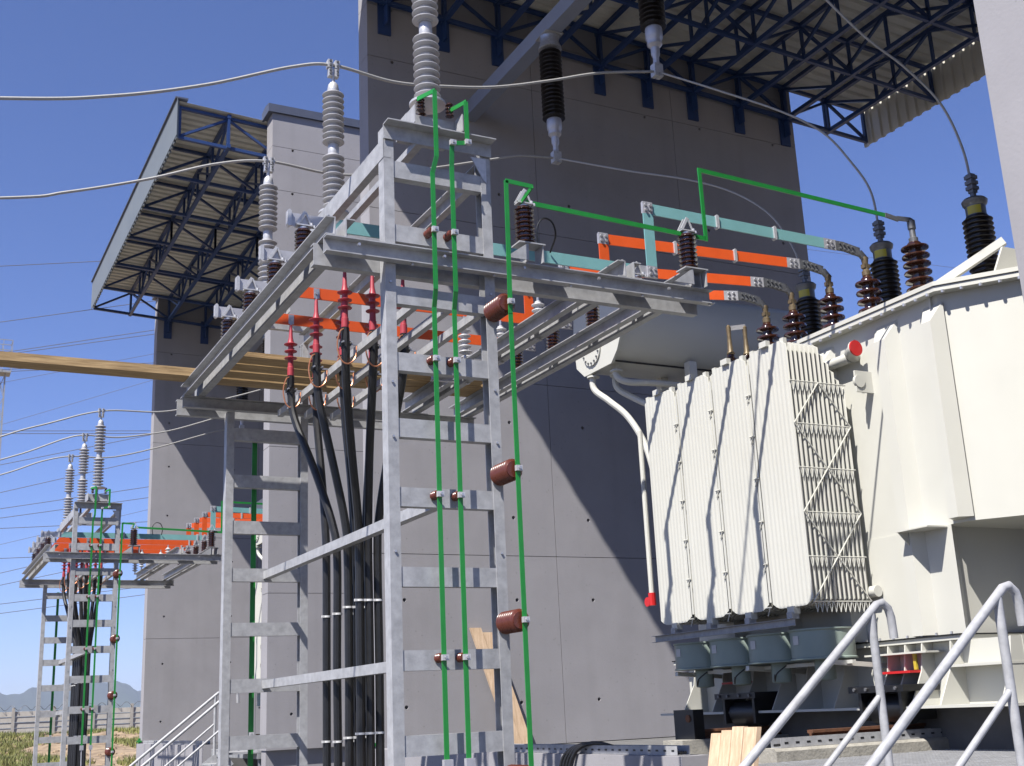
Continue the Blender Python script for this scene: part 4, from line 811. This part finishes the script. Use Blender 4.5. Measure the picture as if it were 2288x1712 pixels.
for x, y in ((7.57, 12.45), (10.97, 11.65)): MB().bx(x, x+.016, y, y+.16, 6.58, 6.80).build('lifting_eye', 'paint_cream', cons, smooth=0)
MB().tube([(7.61, 11.76, 5.652), (10.9, 11.76, 5.652)], .012, 6).build('cable_conduit', 'rubber_black', cons)
for x in (8.65, 10.4):
    mb = MB(); mb.bar((x, 11.66, 5.30), (x, 11.66, 5.70), .11, .11); mb.bar((x, 12.3, 5.30), (x, 12.3, 5.66), .11, .11); mb.bar((x, 10.9, 5.25), (x, 12.4, 5.25), .10, .10); mb.bar((x, 11.0, 4.55), (x, 12.2, 5.2), .08, .08); mb.build('conservator_leg', 'paint_cream', T, smooth=0)
def pipe(pts, r, name='oil_pipe'): return MB().tube(bezier(pts, 6), r, 10).build(name, 'paint_cream', T)
pipe([(7.85, 12.15, 5.67), (7.85, 12.15, 5.44), (7.97, 11.98, 5.27), (8.11, 11.75, 5.1), (8.2, 11.4, 4.88), (8.25, 11.2, 4.6)], .04)
pipe([(7.71, 11.92, 5.67), (7.71, 11.92, 5.51), (7.82, 11.84, 5.42), (8.14, 11.75, 5.41), (8.8, 11.7, 5.40)], .04)
pipe([(7.62, 12.32, 5.67), (7.62, 12.32, 5.44), (7.72, 12.15, 5.25), (7.86, 11.95, 5.0), (7.95, 11.75, 4.6), (7.97, 11.6, 4.1)], .04)
for p in ((7.85, 12.15, 5.58), (7.71, 11.92, 5.56), (7.62, 12.32, 5.58)): MB().disc(p, EZ, .08, .02, 16).build('pipe_flange', 'paint_cream', T)
pipe([(7.06, 10.53, 4.45), (7.06, 10.53, 3.7), (7.06, 10.53, 2.71)], .028, 'drain_pipe')
mb = MB(); mb.tube([(7.06, 10.53, 2.71), (7.06, 10.53, 2.58)], .04, 10); mb.disc((7.05, 10.57, 2.62), -EX, .05, .03, 10); mb.build('drain_valve', 'paint_red', T)
FAR.append((T, 'cream transformer in the far roofed bay'))
for y in (7.76, 9.68):
    tag(MB().bx(6.6, 12.3, y-.16, y+.16, 1.121, 1.249).build('rail_plinth', 'concrete_raw', smooth=0), kind='structure')
# ------------------------------------------------------------------ rails, buffer, trays, grating, stairs
for y, lb in ((7.76, 'rusty rail under the bogie nearer the handrails'), (9.68, 'rusty rail ending at the black buffer stop')):
    mb = MB(); mb.sweep([(-.06, 0), (.06, 0), (.06, .012), (.012, .025), (.012, .055), (.034, .062), (.034, .085), (-.034, .085), (-.034, .062), (-.012, .055), (-.012, .025), (-.06, .012)], (6.62 if y < 8 else 6.9, y, 1.25), (12.2, y, 1.25), EY, EZ)
    o = mb.build('rail', 'rust', smooth=0); tag(o, lb, 'rail', 'rails under the transformers'); FAR.append((o, lb.replace('rusty', 'far bay rusty')))
bf = thing('buffer_stop', (6.9, 9.8, 1.12), 'black steel buffer stop standing on the rail end', 'buffer stop')
MB().bx(6.80, 6.92, 9.60, 9.92, 1.121, 1.52).build('buffer_block', 'black_iron', bf, smooth=0)
MB().disc((6.799, 9.68, 1.44), -EX, .035, .01, 16).build('bolt_head', 'rust', bf)
def tray(p0, p1, label, far):
    p0 = V(p0); p1 = V(p1); d = (p1-p0).normalized(); sd = V((0, 0, 1)).cross(d)
    t = thing('cable_tray', p0, label, 'cable tray', 'perforated cable trays')
    MB().sweep([(-.06, 0), (.06, 0), (.06, .07), (.056, .07), (.056, .004), (-.056, .004), (-.056, .07), (-.06, .07)], p0, p1, sd, EZ).build('trough', 'galvanised', t, smooth=0)
    n = int((p1-p0).length/.11); mb = MB()
    for i in range(n):
        q = p0 + d*(i+.5)*.11
        for s in (-1, 1): c = q + sd*s*.0612 + V((0, 0, .035)); mb.bar(c-d*.018, c+d*.018, .0015, .014)
    tag(mb.build('slot', 'black_iron', t, smooth=0), kind='stuff')
    mb = MB()
    for k in range(2): mb.tube([p0 + d*(p1-p0).length*i/8 + sd*(.02-.04*k) + V((0, 0, .018+.004*math.sin(i*2+k))) for i in range(9)], .011, 6)
    mb.build('tray_cable', 'rubber_black', t)
    if far: FAR.append((t, far))
tray((5.48, 7.9, 1.202), (5.48, 14.0, 1.202), 'perforated cable tray along the floor edge left of the boards', 'far bay cable tray along the floor edge')
tray((6.15, 7.62, 1.222), (8.3, 7.62, 1.222), 'perforated cable tray on the raw concrete kerb', 'far bay cable tray on the concrete kerb')
tray((8.35, 7.5, 1.20), (12.3, 7.5, 1.20), 'cable tray continuing past the kerb end under the tank', None)
g = thing('grating_platform', (7.5, 6.0, 1.05), 'galvanised bar grating walkway beside the transformer', 'grating', 'grating walkways'); mb = MB()
gx0, gx1, gy0, gy1 = 5.46, 9.0, 4.30, 7.48
n = int((gy1-gy0)/.034)
for i in range(n+1): y = gy0 + (gy1-gy0)*i/n; mb.bx(gx0, gx1, y-.0025, y+.0025, 1.095, 1.125)
tag(mb.build('bearing_bars', 'galvanised', g, smooth=0), kind='stuff'); mb = MB()
n = int((gx1-gx0)/.10)
for i in range(n+1): x = gx0 + (gx1-gx0)*i/n; mb.bx(x-.003, x+.003, gy0, gy1, 1.110, 1.127)
tag(mb.build('cross_bars', 'galvanised', g, smooth=0), kind='stuff')
mb = MB(); mb.channel((gx0, gy0, 1.0), (gx0, gy1, 1.0), .128, .05, EX, EZ); mb.channel((gx0, gy0, 1.0), (gx1, gy0, 1.0), .128, .05, EY, EZ)
for x in (5.50, 7.0, 8.9):
    for y in (4.4, 7.4): mb.bx(x, x+.08, y-.04, y+.04, 0, 1.09)
mb.build('support_frame', 'galvanised_dull', g, smooth=0); MB().bx(5.0, 5.455, 4.32, 5.18, 1.09, 1.122).build('landing_plate', 'galvanised', g, smooth=0); FAR.append((g, 'far bay galvanised bar grating walkway'))
mb = MB(); mb.bx(5.48, 10.5, 4.28, 7.49, .02, .30); tag(mb.build('pit_floor', 'concrete_raw', smooth=0), kind='structure')
def handrail(y, label, far):
    r = thing('handrail', (4.4, y, 0), label, 'handrail', 'tube handrails of the stairs'); rr = .0245
    top = V((5.02, y, 2.085)); d = V((1, 0, .79)).normalized()
    pts = [top - d*2.5, top - d*1.2, top - d*.12, top, top + V((.045, 0, .012)), top + V((.085, 0, -.02)), top + V((.10, 0, -.07)), top + V((.105, 0, -.19))]
    MB().tube(pts, rr, 14).build('top_rail', 'galvanised', r)
    MB().tube([top - d*2.2 + V((0, 0, -.48)), top + V((-.05, 0, -.50))], rr*.72, 12).build('mid_rail', 'galvanised', r)
    for x in (4.97, 3.75): z = 2.085 + (x-5.02)*.79; MB().tube([(x, y, z-.01), (x+.0, y, max(0, z-1.05))], rr, 12).build('stanchion', 'galvanised', r)
    FAR.append((r, far))
handrail(5.20, 'galvanised tube stair handrail on the side toward the transformer', 'white stair handrail toward the far transformer')
handrail(4.30, 'galvanised tube stair handrail next to the pitted wall', 'white stair handrail away from the far transformer')
st = thing('stair_flight', (4.2, 4.75, 0), 'grating stair flight between the two tube handrails', 'stairs', 'stair flights'); k = 6
for i in range(k):
    z = 1.08 - 1.08*(i+1)/(k+1); x = 5.0 - .23*(i+1); MB().bx(x, x+.24, 4.34, 5.16, z, z+.03).build('tread', 'galvanised', st, smooth=0)
for y in (4.31, 5.17): MB().bar((5.02, y, 1.02), (3.5, y, -.05), .012, .18).build('stringer', 'galvanised', st, smooth=0)
FAR.append((st, 'far bay grating stair flight'))
# boards leaning on the floor edge, boards leaning on the wall
for i, (y, zt, w) in enumerate(((7.31, 1.365, .118), (7.18, 1.385, .120), (7.04, 1.41, .128), (6.89, 1.405, .14))):
    mb = MB(); y1_ = y + w; mb.add([(5.08, y, .0), (5.08, y1_, .0), (5.41, y1_-.0, zt), (5.41, y, zt), (5.12, y, .0), (5.12, y1_, .0), (5.45, y1_, zt), (5.45, y, zt)], [(0, 1, 2, 3), (4, 5, 6, 7), (0, 1, 5, 4), (1, 2, 6, 5), (2, 3, 7, 6), (3, 0, 4, 7)])
    tag(mb.build('board', 'wood_fresh', smooth=0), 'fresh timber board leaning on the floor edge, %s from the handrails' % ('fourth', 'third', 'second', 'first')[i], 'board', 'boards leaning on the floor edge')
for i, (xb, xt, w, yb_) in enumerate(((7.26, 6.80, .155, 14.30), (7.42, 6.98, .15, 14.31))):
    zt = 2.66 - .06*i; mb = MB(); mb.add([(xb, yb_, 1.122), (xb+w, yb_, 1.122), (xt+w, 14.47, zt), (xt, 14.47, zt), (xb, yb_+.05, 1.122), (xb+w, yb_+.05, 1.122), (xt+w, 14.515, zt), (xt, 14.515, zt)], [(0, 1, 2, 3), (4, 5, 6, 7), (0, 1, 5, 4), (1, 2, 6, 5), (2, 3, 7, 6), (3, 0, 4, 7)])
    tag(mb.build('board', 'wood_fresh', smooth=0), 'pale board tilted against the shaded wall, %s edge of the pair' % ('outer', 'inner')[i], 'board', 'boards tilted against the shaded wall')
mb = MB()
for k in range(4): mb.tube(bezier([(5.32-.01*k, 9.45+.05*k, .0), (5.30, 9.4+.05*k, .9), (5.33, 9.33+.05*k, 1.20), (5.42, 9.15, 1.29), (5.48, 8.8, 1.24)], 6), .018, 8)
tag(mb.build('loose_cables', 'rubber_black'), 'black loose cables climbing into the tray at the floor edge', 'cable'); 
# ------------------------------------------------------------------ air
mb = MB().bx(-6200, 6600, -3200, 5800, -6, 190); hz_o = mb.build('haze', 'tie_white', smooth=0); hz_o.data.materials.clear()
hm = bpy.data.materials.new('haze_air'); hm.use_nodes = True; hn = hm.node_tree.nodes
for n in list(hn): hn.remove(n)
pv = hn.new('ShaderNodeVolumePrincipled'); pv.inputs['Color'].default_value = (0.72, 0.82, 1.0, 1); pv.inputs['Density'].default_value = 0.00016; pv.inputs['Anisotropy'].default_value = 0.2
ho = hn.new('ShaderNodeOutputMaterial'); hm.node_tree.links.new(pv.outputs[0], ho.inputs['Volume']); hz_o.data.materials.append(hm)
tag(hz_o, kind='stuff')
for root, label in FAR:
    dup(root, (0, PER, 0), None, label)
